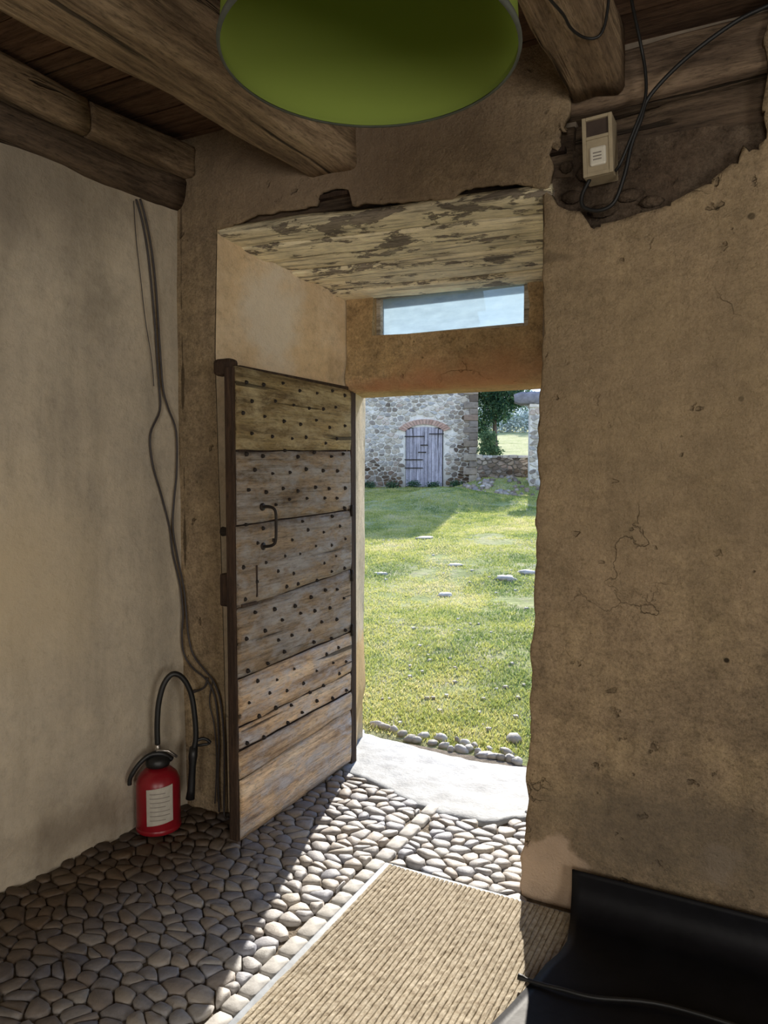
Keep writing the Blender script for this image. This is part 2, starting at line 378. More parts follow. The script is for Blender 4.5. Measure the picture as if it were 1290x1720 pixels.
# left wall (displaced sheet of plaster)
def sheet(name, nu, nv, fn, mat, thick=0, flip=False, keep=None, parent=None):
    U, V = np.meshgrid(np.linspace(0, 1, nu+1), np.linspace(0, 1, nv+1), indexing='ij')
    X, Y, Z = fn(U, V)
    vs = np.stack([X.ravel(), Y.ravel(), Z.ravel()], 1)
    fs = []
    for i in range(nu):
        for j in range(nv):
            a = i*(nv+1)+j
            if keep is not None and not keep(vs[a], vs[a+nv+2]): continue
            f = (a, a+nv+1, a+nv+2, a+1); fs.append(f[::-1] if flip else f)
    o = link_mesh(name, vs, fs, mat, parent)
    if thick:
        m = o.modifiers.new('thickness', 'SOLIDIFY'); m.thickness = abs(thick); m.offset = -1 if thick > 0 else 1
    return o
def f_left(U, V):
    y = 2.52-U*5.6; z = -.02+V*2.75
    x = lwx(y)+fbm(y*1.3, z*1.1, 0, 3)*.012+fbm(y*7, z*7, 0, 4)*.0022
    x = x-.02*np.exp(-z/.10)*0
    return x, y, z
tag(sheet('wall_left', 150, 90, f_left, M['wall_left'], 0, True), kind='structure')
b = MB(); b.box(-3.1, -2.60, -3.2, 3.50, -.3, 3.15); b.box(-2.62, -2.36, 2.2, 3.5, -.3, 2.60)
tag(b.build('wall_left_core', M['core']), kind='structure')

# front wall: left strip, strip above the doorway, right part
LINT = [(-2.10, 2.506), (-2.063, 2.502), (-1.95, 2.515), (-1.863, 2.532), (-1.80, 2.522), (-1.746, 2.527), (-1.66, 2.519), (-1.578, 2.524), (-1.562, 2.565), (-1.50, 2.573),
        (-1.43, 2.556), (-1.414, 2.494), (-1.35, 2.497), (-1.293, 2.485), (-1.2, 2.474), (-1.1, 2.466), (-1.01, 2.452), (-.985, 2.472), (-.95, 2.478), (-.9, 2.474), (-.8, 2.466), (-.742, 2.453), (-.70, 2.43), (-.66, 2.425)]
JAMB = [(-.02, -.745), (0, -.743), (.141, -.740), (.2, -.733), (.273, -.731), (.35, -.716), (.42, -.728), (.487, -.722), (.58, -.708), (.699, -.714), (.8, -.706), (.86, -.718), (.907, -.710), (1.0, -.702), (1.155, -.705),
        (1.25, -.698), (1.358, -.703), (1.45, -.690), (1.56, -.697), (1.78, -.692), (1.957, -.684), (2.173, -.688), (2.43, -.687)]
LEFTJ = [(-.02, -2.045), (.9, -2.06), (2.0, -2.085), (2.51, -2.066)]
def rough_y(x, z, s=5):
    return fbm(x*1.7, z*1.5, 0, s)*.010+fbm(x*8, z*8, 0, s+1)*.0026+fbm(x*30, z*30, 0, s+2, 2)*.0011
def f_fl(U, V):
    z = -.02+V*2.53
    xr = interp(LEFTJ, z); x = -2.34+U*(xr+2.34)
    return x, YW+rough_y(x, z)*.7*(1-U**8), z
def f_ft(U, V):
    zr = 2.43+V*(ZC-2.40); xr = np.interp(zr, [2.43, 2.50, 2.54, 2.58, 2.62, 2.66, 2.70, 2.95], [-.672, -.655, -.675, -.648, -.628, -.60, -.605, -.59])+.006*vnoise(zr*40, 0, 0, 4)
    x = -2.34+U*(2.34+xr)
    lo = np.where(x < -2.085, 2.505, interp(LINT, x)+vnoise(x*60, 0, 0, 3)*.003)
    z = lo+V*(ZC+.03-lo)
    return x, YW+rough_y(x, z)*(1-np.exp(-V*12)*.5), z
HOLE = [(-.681, 2.424), (-.66, 2.48), (-.677, 2.538), (-.65, 2.58), (-.625, 2.622), (-.60, 2.66), (-.616, 2.70), (-.60, 2.95), (-.037, 2.95), (-.02, 2.84), (-.045, 2.75), (-.03, 2.66), (-.045, 2.55), (-.027, 2.464), (-.06, 2.44), (-.12, 2.405), (-.191, 2.357),
        (-.25, 2.335), (-.317, 2.307), (-.38, 2.302), (-.441, 2.29), (-.50, 2.288), (-.524, 2.272), (-.54, 2.30), (-.563, 2.337), (-.60, 2.345), (-.641, 2.369), (-.66, 2.40)]
def f_fr(U, V):
    z = -.02+V*(ZC+.05)
    xl = np.where(z < 2.43, interp(JAMB, z), -.66)+vnoise(z*28, 3, 0, 8)*.004*(z < 2.43)+.006*np.clip(vnoise(z*9, 1, 0, 9), 0, 1)*(z < 1.2)
    Uq = U**1.25
    x = xl+Uq*(2.5-xl)
    y = YW+rough_y(x, z, 21)*2.3+.012*np.exp(-U*60)
    # step of the flaked coat near the floor
    y = y+.0*x
    return x, y, z
def snapkeep_factory():
    P = np.array(HOLE); Q = np.roll(P, -1, 0)
    def near(x, z):
        d = Q-P; t = np.clip(((x-P[:, 0])*d[:, 0]+(z-P[:, 1])*d[:, 1])/np.maximum((d**2).sum(1), 1e-9), 0, 1)
        c = P+d*t[:, None]; k = np.argmin((c[:, 0]-x)**2+(c[:, 1]-z)**2); return c[k], math.hypot(c[k, 0]-x, c[k, 1]-z)
    return near
near = snapkeep_factory()
nu, nv = 190, 190
U, V = np.meshgrid(np.linspace(0, 1, nu+1), np.linspace(0, 1, nv+1), indexing='ij')
X, Y, Z = f_fr(U, V); vs = np.stack([X.ravel(), Y.ravel(), Z.ravel()], 1)
ins = np.zeros(len(vs), bool)
for i, v in enumerate(vs):
    if -.70 < v[0] < .02 and v[2] > 2.25:
        ins[i] = inpoly(v[0], v[2], HOLE)
        c, dd = near(v[0], v[2])
        if dd < .0085: v[0], v[2] = c[0], c[1]; ins[i] = False
fs = []
for i in range(nu):
    for j in range(nv):
        a = i*(nv+1)+j; q = (a, a+nv+1, a+nv+2, a+1)
        cc = vs[list(q)].mean(0)
        if any(ins[k] for k in q) or (-.70 < cc[0] < .02 and cc[2] > 2.25 and inpoly(cc[0], cc[2], HOLE)): continue
        fs.append(q)
wf = link_mesh('wall_front', vs, fs, M['wall_front'])
m = wf.modifiers.new('thickness', 'SOLIDIFY'); m.thickness = .028; m.offset = -1
tag(wf, kind='structure')
wfl = sheet('wall_front_left', 20, 150, f_fl, M['wall_front']); tag(wfl, kind='structure')
wft = sheet('wall_front_top', 200, 40, f_ft, M['wall_front'], .025); tag(wft, kind='structure')

# masonry behind the plaster
b = MB()
b.box(-.62, 2.6, 2.62, 3.54, -.3, 3.15); b.box(-.64, 2.6, 2.50, 2.64, -.3, 2.24); b.box(.0, 2.6, 2.50, 2.64, 2.2, 3.15)
b.box(-.86, -.60, 3.10, 3.54, -.3, 3.15)
b.box(-3.0, -2.12, 2.53, 3.54, -.3, 3.15)
b.box(-2.14, -2.03, 2.80, 3.50, -.3, 3.15)
b.box(-2.6, .2, 2.60, 3.54, 2.68, 3.15)
b.box(-2.6, -.6, 2.54, 3.22, 2.56, 2.70)
tag(b.build('wall_front_core', M['core']), kind='structure')
# left reveal
def f_rl(U, V):
    z = -.02+V*2.56
    x0 = interp(LEFTJ, z); x = x0+U*(-1.862-x0); y = YW+.004+U*(3.185-YW)
    n = fbm(y*3, z*2, 0, 31)*.008+fbm(y*11, z*11, 0, 32)*.002
    return x+n*(.3+.7*np.sin(U*math.pi)), y, z
tag(sheet('wall_reveal_left', 40, 90, f_rl, M['reveal']), kind='structure')
def f_rr(U, V):
    z = -.02+V*2.55
    x0 = interp(JAMB, np.minimum(z, 2.43)); x = x0+.008+U*(-.86-x0); y = YW+.012+U*(3.19-YW)
    return x+fbm(y*4, z*3, 0, 35)*.006*np.sin(U*math.pi), y, z
M['reveal_pale'] = plaster('plaster_pale_reveal', (.84, .74, .58), (.78, .67, .50), (.88, .80, .66), .35, False, (), False)
tag(sheet('wall_reveal_right', 30, 70, f_rr, M['reveal_pale'], 0, True), kind='structure')
# outer jambs
def f_jl(U, V):
    z = -.05+V*1.98
    xo = np.interp(z, [0, .12, .3, .6, 1.1, 1.9], [-2.01, -2.0, -1.965, -1.975, -1.97, -1.962])
    x = -1.845+U*(xo+1.845); y = 3.20+U*.35
    return x+fbm(y*6, z*4, 0, 41)*.006, y+0*z, z
tag(sheet('wall_jamb_left', 16, 80, f_jl, M['jamb']), kind='structure')
def f_jr(U, V):
    z = -.05+V*1.98; x = -.86+0*U+U*.0+fbm(U*2, z*4, 0, 43)*.005; y = 3.17+U*.38
    return x, y, z
tag(sheet('wall_jamb_right', 10, 60, f_jr, M['reveal_pale'], 0, True), kind='structure')
b = MB(); b.box(-2.2, -1.87-.16, 3.20, 3.545, -.3, 3.1); b.box(-2.1, -1.98, 3.49, 3.545, -.3, 3.1)
tag(b.build('wall_outer_core', M['jamb']), kind='structure')

# transom wall with its opening, face at y 3.17
TX0, TX1 = -1.722, -.943
def f_tw(U, V):
    x = -1.86+U*1.02; z = 1.885+V*.56
    lo = 2.135+(x-TX0)/(TX1-TX0)*-.012; hi = 2.345-(x-TX0)/(TX1-TX0)*.02
    y = 3.172+fbm(x*5, z*5, 0, 51)*.008+fbm(x*22, z*22, 0, 52)*.002
    # the beam bulges over the doorway and rounds under at its lower edge
    y = y-.02*np.exp(-((z-1.95)/.06)**2)+.05*np.exp(-(z-1.885)/.016)
    return x, y, z
U, V = np.meshgrid(np.linspace(0, 1, 121), np.linspace(0, 1, 71), indexing='ij')
X, Y, Z = f_tw(U, V); vs = np.stack([X.ravel(), Y.ravel(), Z.ravel()], 1)
TH = [(TX0, 2.150), (TX0+.008, 2.25), (TX0+.012, 2.343), (-1.3, 2.338), (TX1-.01, 2.328), (TX1+.004, 2.22), (TX1-.004, 2.128), (-1.2, 2.135), (-1.5, 2.141)]
P = np.array(TH); Q = np.roll(P, -1, 0)
ins = np.zeros(len(vs), bool)
for i, v in enumerate(vs):
    ins[i] = inpoly(v[0], v[2], TH)
    d = Q-P; t_ = np.clip(((v[0]-P[:, 0])*d[:, 0]+(v[2]-P[:, 1])*d[:, 1])/(d**2).sum(1), 0, 1); c = P+d*t_[:, None]
    k = np.argmin((c[:, 0]-v[0])**2+(c[:, 1]-v[2])**2)
    if math.hypot(c[k, 0]-v[0], c[k, 1]-v[2]) < .0048: v[0], v[2] = c[k]; ins[i] = False
fs = []
for i in range(120):
    for j in range(70):
        a = i*71+j; q = (a, a+71, a+72, a+1); cc = vs[list(q)].mean(0)
        if any(ins[k] for k in q) or inpoly(cc[0], cc[2], TH): continue
        fs.append(q)
tw = link_mesh('wall_transom', vs, fs, M['transom']); tag(tw, kind='structure')
# underside and back masonry of the beam over the door, sloping sill outside
b = MB()
b.box(-2.0, -.62, 3.215, 3.50, 1.888, 2.115)
b.box(-1.86, TX0-.004, 3.19, 3.31, 2.10, 2.5); b.box(TX1+.002, -.80, 3.19, 3.31, 2.10, 2.5)
b.box(-1.86, -.80, 3.19, 3.375, 2.352, 2.5); b.box(-2.1, -1.80, 3.25, 3.54, 2.1, 2.7); b.box(-.90, -.60, 3.25, 3.54, 2.1, 2.7)
b.box(-2.1, -.6, 3.19, 3.315, 2.45, 2.72)
b.add([(-1.86,3.19,2.128),(-.80,3.19,2.118),(-.80,3.50,2.108),(-1.86,3.50,2.108),(-1.86,3.19,1.95),(-.80,3.19,1.95),(-.80,3.50,1.95),(-1.86,3.50,1.95)],
      [(0,1,2,3),(4,7,6,5),(0,4,5,1),(2,6,7,3),(1,5,6,2),(0,3,7,4)])
tag(b.build('wall_transom_core', M['transom']), kind='structure')
# transom window: painted frame and a dusty pane
win = thing('window_1', (-1.35, 3.25, 2.15), kind='structure')
t = NT('dusty_glass'); t.n.remove(t.p)
gl = t.n.new('ShaderNodeBsdfGlossy'); gl.inputs['Roughness'].default_value = .08
tl = t.n.new('ShaderNodeBsdfTranslucent'); tl.inputs['Color'].default_value = (.50, .58, .64, 1)
tr = t.n.new('ShaderNodeBsdfTransparent'); tr.inputs['Color'].default_value = (.44, .54, .62, 1)
ms = t.n.new('ShaderNodeMixShader'); ms2 = t.n.new('ShaderNodeMixShader'); ms2.inputs[0].default_value = .06
dust = t.ramp(t.noise(9, 6, .6, t.map((1, 1, 3))), [(.3, .38), (.7, .58)])
t.link(dust, ms.inputs[0]); t.link(tr.outputs[0], ms.inputs[1]); t.link(tl.outputs[0], ms.inputs[2])
t.link(ms.outputs[0], ms2.inputs[1]); t.link(gl.outputs[0], ms2.inputs[2]); t.link(ms2.outputs[0], t.out.inputs[0])
M['glass'] = t.m
def rel(o, loc):
    for v in o.data.vertices: v.co -= Vector(loc)
    return o
b = MB(); b.box(-1.705, -.975, 3.262, 3.266, 2.15, 2.345)
rel(b.build('pane', M['glass'], win), win.location)
M['winframe'] = wood('window_frame_wood', (.25, .19, .12), (.5, .42, .32), (.68, .6, .5), 0, 1.4)
b = MB(); b.box(-1.73, -1.704, 3.235, 3.285, 2.13, 2.36); b.box(-.985, -.93, 3.235, 3.285, 2.13, 2.36); b.box(-1.704, -.985, 3.235, 3.285, 2.338, 2.36); b.box(-1.704, -.985, 3.235, 3.285, 2.13, 2.156)
rel(b.build('window_frame', M['winframe'], win, bevel=.004), win.location)

# boards of the lintel over the reveal (sloping down towards the outside)
lin = thing('trim_1', (-1.4, 2.46, 2.45), kind='structure')
ys = [2.475, 2.60, 2.715, 2.86, 2.98, 3.085, 3.20]
for i in range(6):
    y0, y1 = ys[i]+.005, ys[i+1]-.005
    def fb(U, V, y0=y0, y1=y1, i=i):
        x = -2.16+U*1.50; y = y0+V*(y1-y0)+.012*vnoise(x*3, i*5+V*1.5, 0, 61)
        k = (y-2.46)/.72
        z = (2.515-(x+2.06)*.050)*(1-k)+(2.372-(x+1.83)*.026)*k
        z = z+fbm(x*2, y*9, 0, 62+i)*.006+(0, -.009, .003, -.006, .006, -.003)[i]+fbm(x*9, y*30, 0, 70+i)*.002+.006*(np.abs(V-.5)*2)**8
        return x, y, z
    o = sheet('board', 60, 8, fb, M['cream'], -.035, True, parent=lin); rel(o, lin.location)
    at = o.data.attributes.new('tint', 'FLOAT', 'POINT'); at.data.foreach_set('value', [(.35, .7, .45, .8, .6, .9)[i]]*len(o.data.vertices))
# dark old timber whose face shows where the plaster has fallen above the boards
ob = MB(); ob.box(-2.2, -.62, 2.47, 3.20, 2.545, 2.56); ob.build('backing', M['door_edge'], lin).location = -lin.location
tb = rough_beam('timber', (-2.15, 2.535, 2.60), (-.60, 2.535, 2.555), .07, .16, M['beam_x'], lin, .012, .006, 5, 40, .25); rel(tb, lin.location)

# ceiling planks (run across the beams)
cei = thing('ceiling', (0, 0, ZC), kind='structure')
y = 2.62; k = 0
while y > -3.0:
    wd = random.uniform(.17, .25)
    mb = MB(); z0 = ZC-random.uniform(0, .008); tnt = random.random()
    n = 12
    for s in range(n):
        xa = -2.75+5.3*s/n
    vs = []; L = 16
    for s in range(L+1):
        x = -2.75+5.3*s/L; dz = random.uniform(-.003, .003)
        vs += [(x, y-wd+.004+random.uniform(0, .003), z0+dz), (x, y-.004, z0+dz), (x, y-.004, z0+.03), (x, y-wd+.004, z0+.03)]
    fs = []
    for s in range(L):
        for a in range(4): fs.append((4*s+a, 4*s+4+a, 4*s+4+(a+1) % 4, 4*s+(a+1) % 4))
    o = link_mesh('plank', vs, fs, M['plank'], cei, False, [tnt]*len(vs)); rel(o, cei.location)
    y -= wd; k += 1
b = MB(); b.box(-3.1, 2.6, -3.2, 3.55, ZC+.04, ZC+.3); o = b.build('subfloor', M['core'], cei); rel(o, cei.location)

# ceiling beams
def beamthing(p0, p1, w_, h_, label, seed, mat='beam', **k):
    o = rough_beam('ceiling_beam', p0, p1, w_, h_, M[mat], None, k.pop('rad', .022), k.pop('amp', .010), seed, 60, .5, **k)
    return tag(o, label, 'beam', None)
beamthing((-1.505, 2.50, 2.745), (-1.93, -3.0, 2.765), .205, .24, 'long hewn ceiling beam left of the green lampshade, lit along its underside', 3)
beamthing((-.520, 2.46, 2.79), (-.565, -3.0, 2.80), .165, .215, 'rough ceiling beam right of the green lampshade, ending above the cream switch box', 8)
beamthing((.62, 2.50, 2.79), (.45, -3.0, 2.80), .19, .21, 'hewn ceiling beam outside the right edge of the view', 12)
# wall plate timbers along the top of the left wall
o = rough_beam('wall_plate_beam', (-2.235, 2.47, 2.795), (-2.30, 1.99, 2.80), .12, .13, M['beam'], None, .02, .008, 21, 30, .6); tag(o, 'short pale timber along the top of the left wall, nearest the corner', 'beam')
o = rough_beam('wall_plate_beam', (-2.315, 1.98, 2.815), (-2.72, -2.9, 2.82), .12, .13, M['beam'], None, .02, .010, 22, 60, .3); tag(o, 'long dark timber along the top of the left wall, running towards the viewer', 'beam')
o = rough_beam('wall_plate_beam', (-2.300, 2.47, 2.675), (-2.72, -2.9, 2.70), .13, .13, M['beam_y'], None, .03, .014, 23, 60, .15); tag(o, 'dark decayed lower timber in the broken plaster atop the left wall', 'beam')
b = MB(); b.box(-2.62, -2.40, -3.0, 2.5, 2.62, 2.92); tag(b.build('trim_2', M['beam_y']), kind='structure')

# timbers in the broken plaster at the upper right
o = rough_beam('lintel_beam', (-.64, 2.545, 2.74), (1.6, 2.545, 2.775), .13, .17, M['beam_x'], None, .02, .009, 31, 60, .95); tag(o, 'pale upper timber in the broken plaster behind the switch box', 'beam')
o = rough_beam('lintel_beam', (-.66, 2.585, 2.575), (.10, 2.585, 2.592), .12, .14, M['beam_x'], None, .02, .009, 32, 30, .35); tag(o, 'dark recessed timber directly behind the switch box', 'beam')
def fp(U, V):
    x = -.70+U*.72; z = 2.25+V*.30
    y = 2.505+fbm(x*7, z*7, 0, 77)*.018+fbm(x*26, z*26, 0, 78)*.006+.02*np.clip((x+.45)*2, 0, 1)
    return x, y, z
M['rubble'] = plaster('exposed_mortar', (.15, .105, .072), (.075, .053, .037), (.21, .16, .115), 1.0, False, (), False)
tag(sheet('wall_front_mortar', 70, 40, fp, M['rubble']), kind='structure')
# loose stones in that mortar
rs = random.Random(4)
for (x, z, a, c) in ((-.60, 2.40, .035, .022), (-.50, 2.34, .05, .022), (-.42, 2.375, .045, .02), (-.56, 2.47, .03, .025), (-.35, 2.345, .04, .018), (-.62, 2.50, .025, .02)):
    mb = MB(); mb.lathe([(0.0, -1), (.6, -.8), (1, -.1), (.95, .4), (.5, .9), (0, 1)], n=9)
    vs = [(x+v[0]*a*rs.uniform(.85, 1.1), 2.498+v[1]*.02, z+v[2]*c*rs.uniform(.85, 1.1)) for v in mb.v]
    o = link_mesh('stone', vs, mb.f, M['rubble'], wf, True)

# rest of the room, behind the camera; openings added for the fill lights
b = MB()
b.box(2.5, 2.62, -3.2, 3.5, -.3, .85); b.box(2.5, 2.62, -3.2, 3.5, 2.05, 3.1); b.box(2.5, 2.62, -3.2, -1.35, .85, 2.05); b.box(2.5, 2.62, -.15, 3.5, .85, 2.05)
tag(b.build('wall_right', M['wall_left']), kind='structure')
b = MB(); b.box(-3.1, .15, -3.2, -3.0, -.3, 3.1); b.box(1.35, 2.62, -3.2, -3.0, -.3, 3.1); b.box(.15, 1.35, -3.2, -3.0, -.3, 1.0); b.box(.15, 1.35, -3.2, -3.0, 2.2, 3.1); tag(b.build('wall_back', M['wall_left']), kind='structure')

#%%FLOOR
# ------------------------------------------------------------------ voronoi pieces
def voronoi(pts, sx=1.0, sy=1.0, cell=.065, clip=None):
    """pts (N,2) -> list of polygons; metric stretched by sx, sy"""
    P = pts*np.array([1/sx, 1/sy]); out = []
    g = {}
    for i, p in enumerate(P): g.setdefault((int(p[0]//cell), int(p[1]//cell)), []).append(i)
    for i, p in enumerate(P):
        ci, cj = int(p[0]//cell), int(p[1]//cell); nb = []
        for a in range(-3, 4):
            for b_ in range(-3, 4): nb += g.get((ci+a, cj+b_), [])
        nb = [j for j in nb if j != i]; nb.sort(key=lambda j: (P[j][0]-p[0])**2+(P[j][1]-p[1])**2)
        h = cell*1.1
        poly = [(p[0]-h, p[1]-h), (p[0]+h, p[1]-h), (p[0]+h, p[1]+h), (p[0]-h, p[1]+h)]
        for j in nb[:18]:
            q = P[j]; mx_, my_ = (p+q)/2; nx, ny = q-p; new = []
            for k in range(len(poly)):
                A = poly[k]; B = poly[(k+1) % len(poly)]
                da = (A[0]-mx_)*nx+(A[1]-my_)*ny; db = (B[0]-mx_)*nx+(B[1]-my_)*ny
                if da <= 0: new.append(A)
                if (da < 0) != (db < 0) and da != db:
                    t_ = da/(da-db); new.append((A[0]+(B[0]-A[0])*t_, A[1]+(B[1]-A[1])*t_))
            poly = new
            if len(poly) < 3: break
        out.append([(x*sx, y*sy) for x, y in poly] if len(poly) >= 3 else None)
    return out
def jitter_pts(x0, x1, y0, y1, d, rnd, jit=.36):
    pts = []; j = 0; y = y0
    while y < y1:
        x = x0+(d/2 if j % 2 else 0)
        while x < x1:
            pts.append((x+rnd.uniform(-jit, jit)*d, y+rnd.uniform(-jit, jit)*d)); x += d
        y += d*.88; j += 1
    return np.array(pts)
def round_poly(poly, n, gap, rnd):
    """resample a polygon to n points with cut corners, shrunk by gap"""
    c = np.mean(poly, 0); P = np.array(poly)
    # chaikin
    Q = []
    for k in range(len(P)):
        A = P[k]; B = P[(k+1) % len(P)]; Q += [A*.88+B*.12, A*.12+B*.88]
    Q = np.array(Q); seg = np.linalg.norm(np.roll(Q, -1, 0)-Q, axis=1); cum = np.concatenate([[0], np.cumsum(seg)]); L = cum[-1]
    out = []
    for i in range(n):
        s = (i+.5)/n*L; k = min(np.searchsorted(cum, s)-1, len(Q)-1); k = max(k, 0)
        t_ = (s-cum[k])/max(seg[k], 1e-9); p = Q[k]*(1-t_)+Q[(k+1) % len(Q)]*t_
        v = p-c; r = np.linalg.norm(v); out.append(c+v*max(.3, 1-gap/max(r, 1e-6)))
    return c, np.array(out)
def stone_geo(poly, n, gap, h, rnd, base=-.02, dome=1.0, tilt=.05):
    c, R0 = round_poly(poly, n, gap, rnd)
    tx, ty = rnd.uniform(-tilt, tilt), rnd.uniform(-tilt, tilt)
    vs = []
    for sc, z in ((1.0, base), (.975, h*.60), (.84, h*.96)):
        for p in R0:
            q = c+(p-c)*sc; zz = z if z < 0 else z+(q[0]-c[0])*tx+(q[1]-c[1])*ty
            vs.append((q[0], q[1], zz))
    vs.append((c[0]+rnd.uniform(-.1, .1)*gap, c[1], h*dome))
    fs = []
    for r_ in range(2):
        for k in range(n): fs.append((r_*n+k, r_*n+(k+1) % n, (r_+1)*n+(k+1) % n, (r_+1)*n+k))
    for k in range(n): fs.append((2*n+k, 2*n+(k+1) % n, 3*n))
    return vs, fs, c

rnd = random.Random(5)
RUGX0, RUGX1, RUGY1 = -1.243, -.47, 2.408
THR_BOT = [(-2.03, 3.30), (-1.93, 3.13), (-1.815, 3.084), (-1.66, 3.03), (-1.487, 2.962), (-1.36, 2.915), (-1.244, 2.884), (-1.154, 2.887), (-1.05, 2.885), (-.981, 2.906), (-.94, 2.97), (-.87, 3.02)]
THR_TOP = [(-2.03, 3.66), (-2.005, 3.609), (-1.8, 3.575), (-1.589, 3.543), (-1.355, 3.527), (-1.2, 3.54), (-1.057, 3.57), (-.86, 3.62)]
THR = THR_BOT+THR_TOP[::-1]
pts = jitter_pts(-2.52, -.60, -.4, 3.15, .064, rnd, .47)
# pull the points away from the row of setts beside the mat
cells = voronoi(pts, 1.22, .88, .064)
cands = []
for pl in cells:
    if not pl: continue
    c = np.mean(pl, 0); x, y = c
    if x < lwx(y)+.005 or x > -.66: continue
    if y > 2.45 and x < -2.05+(y-2.46)*.28 + .0: continue
    if y > 2.46 and x > -.72-(y-2.46)*.18: continue
    if inpoly(x, y, THR): continue
    if x < -1.25 and x > -1.302 and y < 2.87: continue
    if x >= -1.25 and y < RUGY1+.005: continue
    if x < -1.28: pl = [(min(q_[0], -1.321), q_[1]) for q_ in pl]
    elif x > -1.25 and y > RUGY1: pl = [(max(q_[0], -1.249) , max(q_[1], RUGY1+.006)) for q_ in pl]
    if y > 3.16: continue
    if y < -.3: continue
    cands.append((pl, c))
def vis(c):
    v = Vector((c[0], c[1], -1.5)); f_ = Vector((-math.sin(R(27.5)), math.cos(R(27.5)), 0)); r_ = Vector((f_.y, -f_.x, 0))
    d = v.dot(f_)
    if d < .3: return 0
    px = 645+1240*v.dot(r_)/d; py = 790+1240*1.5/d
    if px < -10 or px > 1300 or py > 1735: return 0
    return 1/d
order = sorted(range(len(cands)), key=lambda i: -vis(cands[i][1]))
def add_grime_shade(o, gs):
    at = o.data.attributes.new('grime_shade', 'FLOAT', 'POINT'); at.data.foreach_set('value', np.asarray(gs, np.float32))
gst = []
stuff = MB()
for rank, i in enumerate(order):
    pl, c = cands[i]
    h = rnd.uniform(.008, .017); tn = rnd.random()
    gm = float(np.interp(c[0]+.10*float(fbm(c[0]*3, c[1]*3, 0, 141))+rnd.uniform(-.05, .05), [-2.1, -1.75, -1.5, -1.35], [1, .62, .30, 0]))  # dirt plus the door's shade at the back left, put into stone colour
    vs, fs, cc = stone_geo(pl, 10, .0014, h, rnd, -.018, 1.05, .13)
    if rank < 270:
        loc = Vector((cc[0], cc[1], 0)); vs = [(v[0]-loc.x, v[1]-loc.y, v[2]) for v in vs]
        o = link_mesh('cobble', vs, fs, M['cobble'], flo, True, [tn]*len(vs)); o.location = loc; add_grime_shade(o, [gm]*len(vs))
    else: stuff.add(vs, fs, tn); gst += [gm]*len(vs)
o = stuff.build('small_cobbles', M['cobble'], flo, True); o['kind'] = 'stuff'; add_grime_shade(o, gst)
# row of longer setts along the mat and on to the threshold
y = -.2; k = 0
while y < 2.86:
    L = rnd.uniform(.07, .12); w0 = -1.318+rnd.uniform(-.004, .004)
    vs, fs, cc = stone_geo([(w0, y), (-1.251, y), (-1.251, y+L), (w0, y+L)], 16, .0015, .013, rnd, -.018, 1.0, .03)
    loc = Vector((cc[0], cc[1], 0)); vs = [(v[0]-loc.x, v[1]-loc.y, v[2]) for v in vs]
    o = link_mesh('sett', vs, fs, M['setts'], flo, True, [rnd.random()]*len(vs)); o.location = loc
    y += L

# threshold slab
nx, nyv = 70, 26
vs = []
for i in range(nx+1):
    x = -2.03+1.17*i/nx
    y0 = interp(THR_BOT, x)+.006*float(vnoise(x*25, 0, 0, 3)); y1 = interp(THR_TOP, x)+.006*float(vnoise(x*21, 5, 0, 3))
    for j in range(nyv+1):
        t_ = j/nyv; y = y0+(y1-y0)*t_
        z = .012+.008*float(fbm(x*4, y*5, 0, 81))+.004*float(fbm(x*18, y*22, 0, 82))-.012*max(0, abs(t_-.5)*2-.95)/.05
        vs.append((x, y, z))
fs = [(i*(nyv+1)+j, (i+1)*(nyv+1)+j, (i+1)*(nyv+1)+j+1, i*(nyv+1)+j+1) for i in range(nx) for j in range(nyv)]
o = link_mesh('threshold_slab', vs, fs, M['slab'], None, True, [.5]*len(vs))
m = o.modifiers.new('thickness', 'SOLIDIFY'); m.thickness = .05; m.offset = -1
tag(o, 'pale worn stone threshold slab in the open doorway', 'threshold')

# ------------------------------------------------------------------ ribbed mat
t = NT('mat_fibre'); 
c = t.ramp(t.noise(60, 5, .7), [(.3, (.22, .175, .12)), (.5, (.41, .355, .27)), (.75, (.58, .52, .42))])
c = t.mix(.5, c, t.ramp(t.noise(3, 3), [(.3, .8), (.7, 1.1)]), 'MULTIPLY')
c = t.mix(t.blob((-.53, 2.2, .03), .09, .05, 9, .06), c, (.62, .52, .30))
M['fibre'] = t.done(c, .95, t.bump(t.noise(260, 3, .7), .003, 1), .1)
M['border'] = simple('mat_rubber_edge', (.27, .30, .34), .55, 0, .4, 20, .3)
rug = thing('ribbed_door_mat', (-.85, 1.4, 0), 'large beige ribbed mat with pale grey rubber edging, half in sun', 'mat')
NR = 44; x0, x1 = RUGX0+.018, RUGX1+.01; vs = []; fs = []
prof = []
for i in range(NR):
    xa = x0+(x1-x0)*i/NR; wd = (x1-x0)/NR
    prof += [(xa, .0215), (xa+wd*.14, .0252), (xa+wd*.5, .0262), (xa+wd*.80, .0250), (xa+wd*.93, .0215)]
prof.append((x1, .019))
yy = np.linspace(-.3, RUGY1-.014, 150)
for j, y in enumerate(yy):
    for i, (x, z) in enumerate(prof):
        vs.append((x+.0012*float(vnoise(y*30, i*.2, 0, 6))+.85, y-1.4+.0015*float(vnoise(i*1.7, 0, 0, 2)), z+.0016*float(vnoise(x*130, y*70, 0, 5))+.004*float(vnoise(x*3, y*2, 0, 9))))
n = len(prof)
fs = [(j*n+i, j*n+i+1, (j+1)*n+i+1, (j+1)*n+i) for j in range(len(yy)-1) for i in range(n-1)]
link_mesh('ribbed_pile', vs, fs, M['fibre'], rug, False)
b = MB()
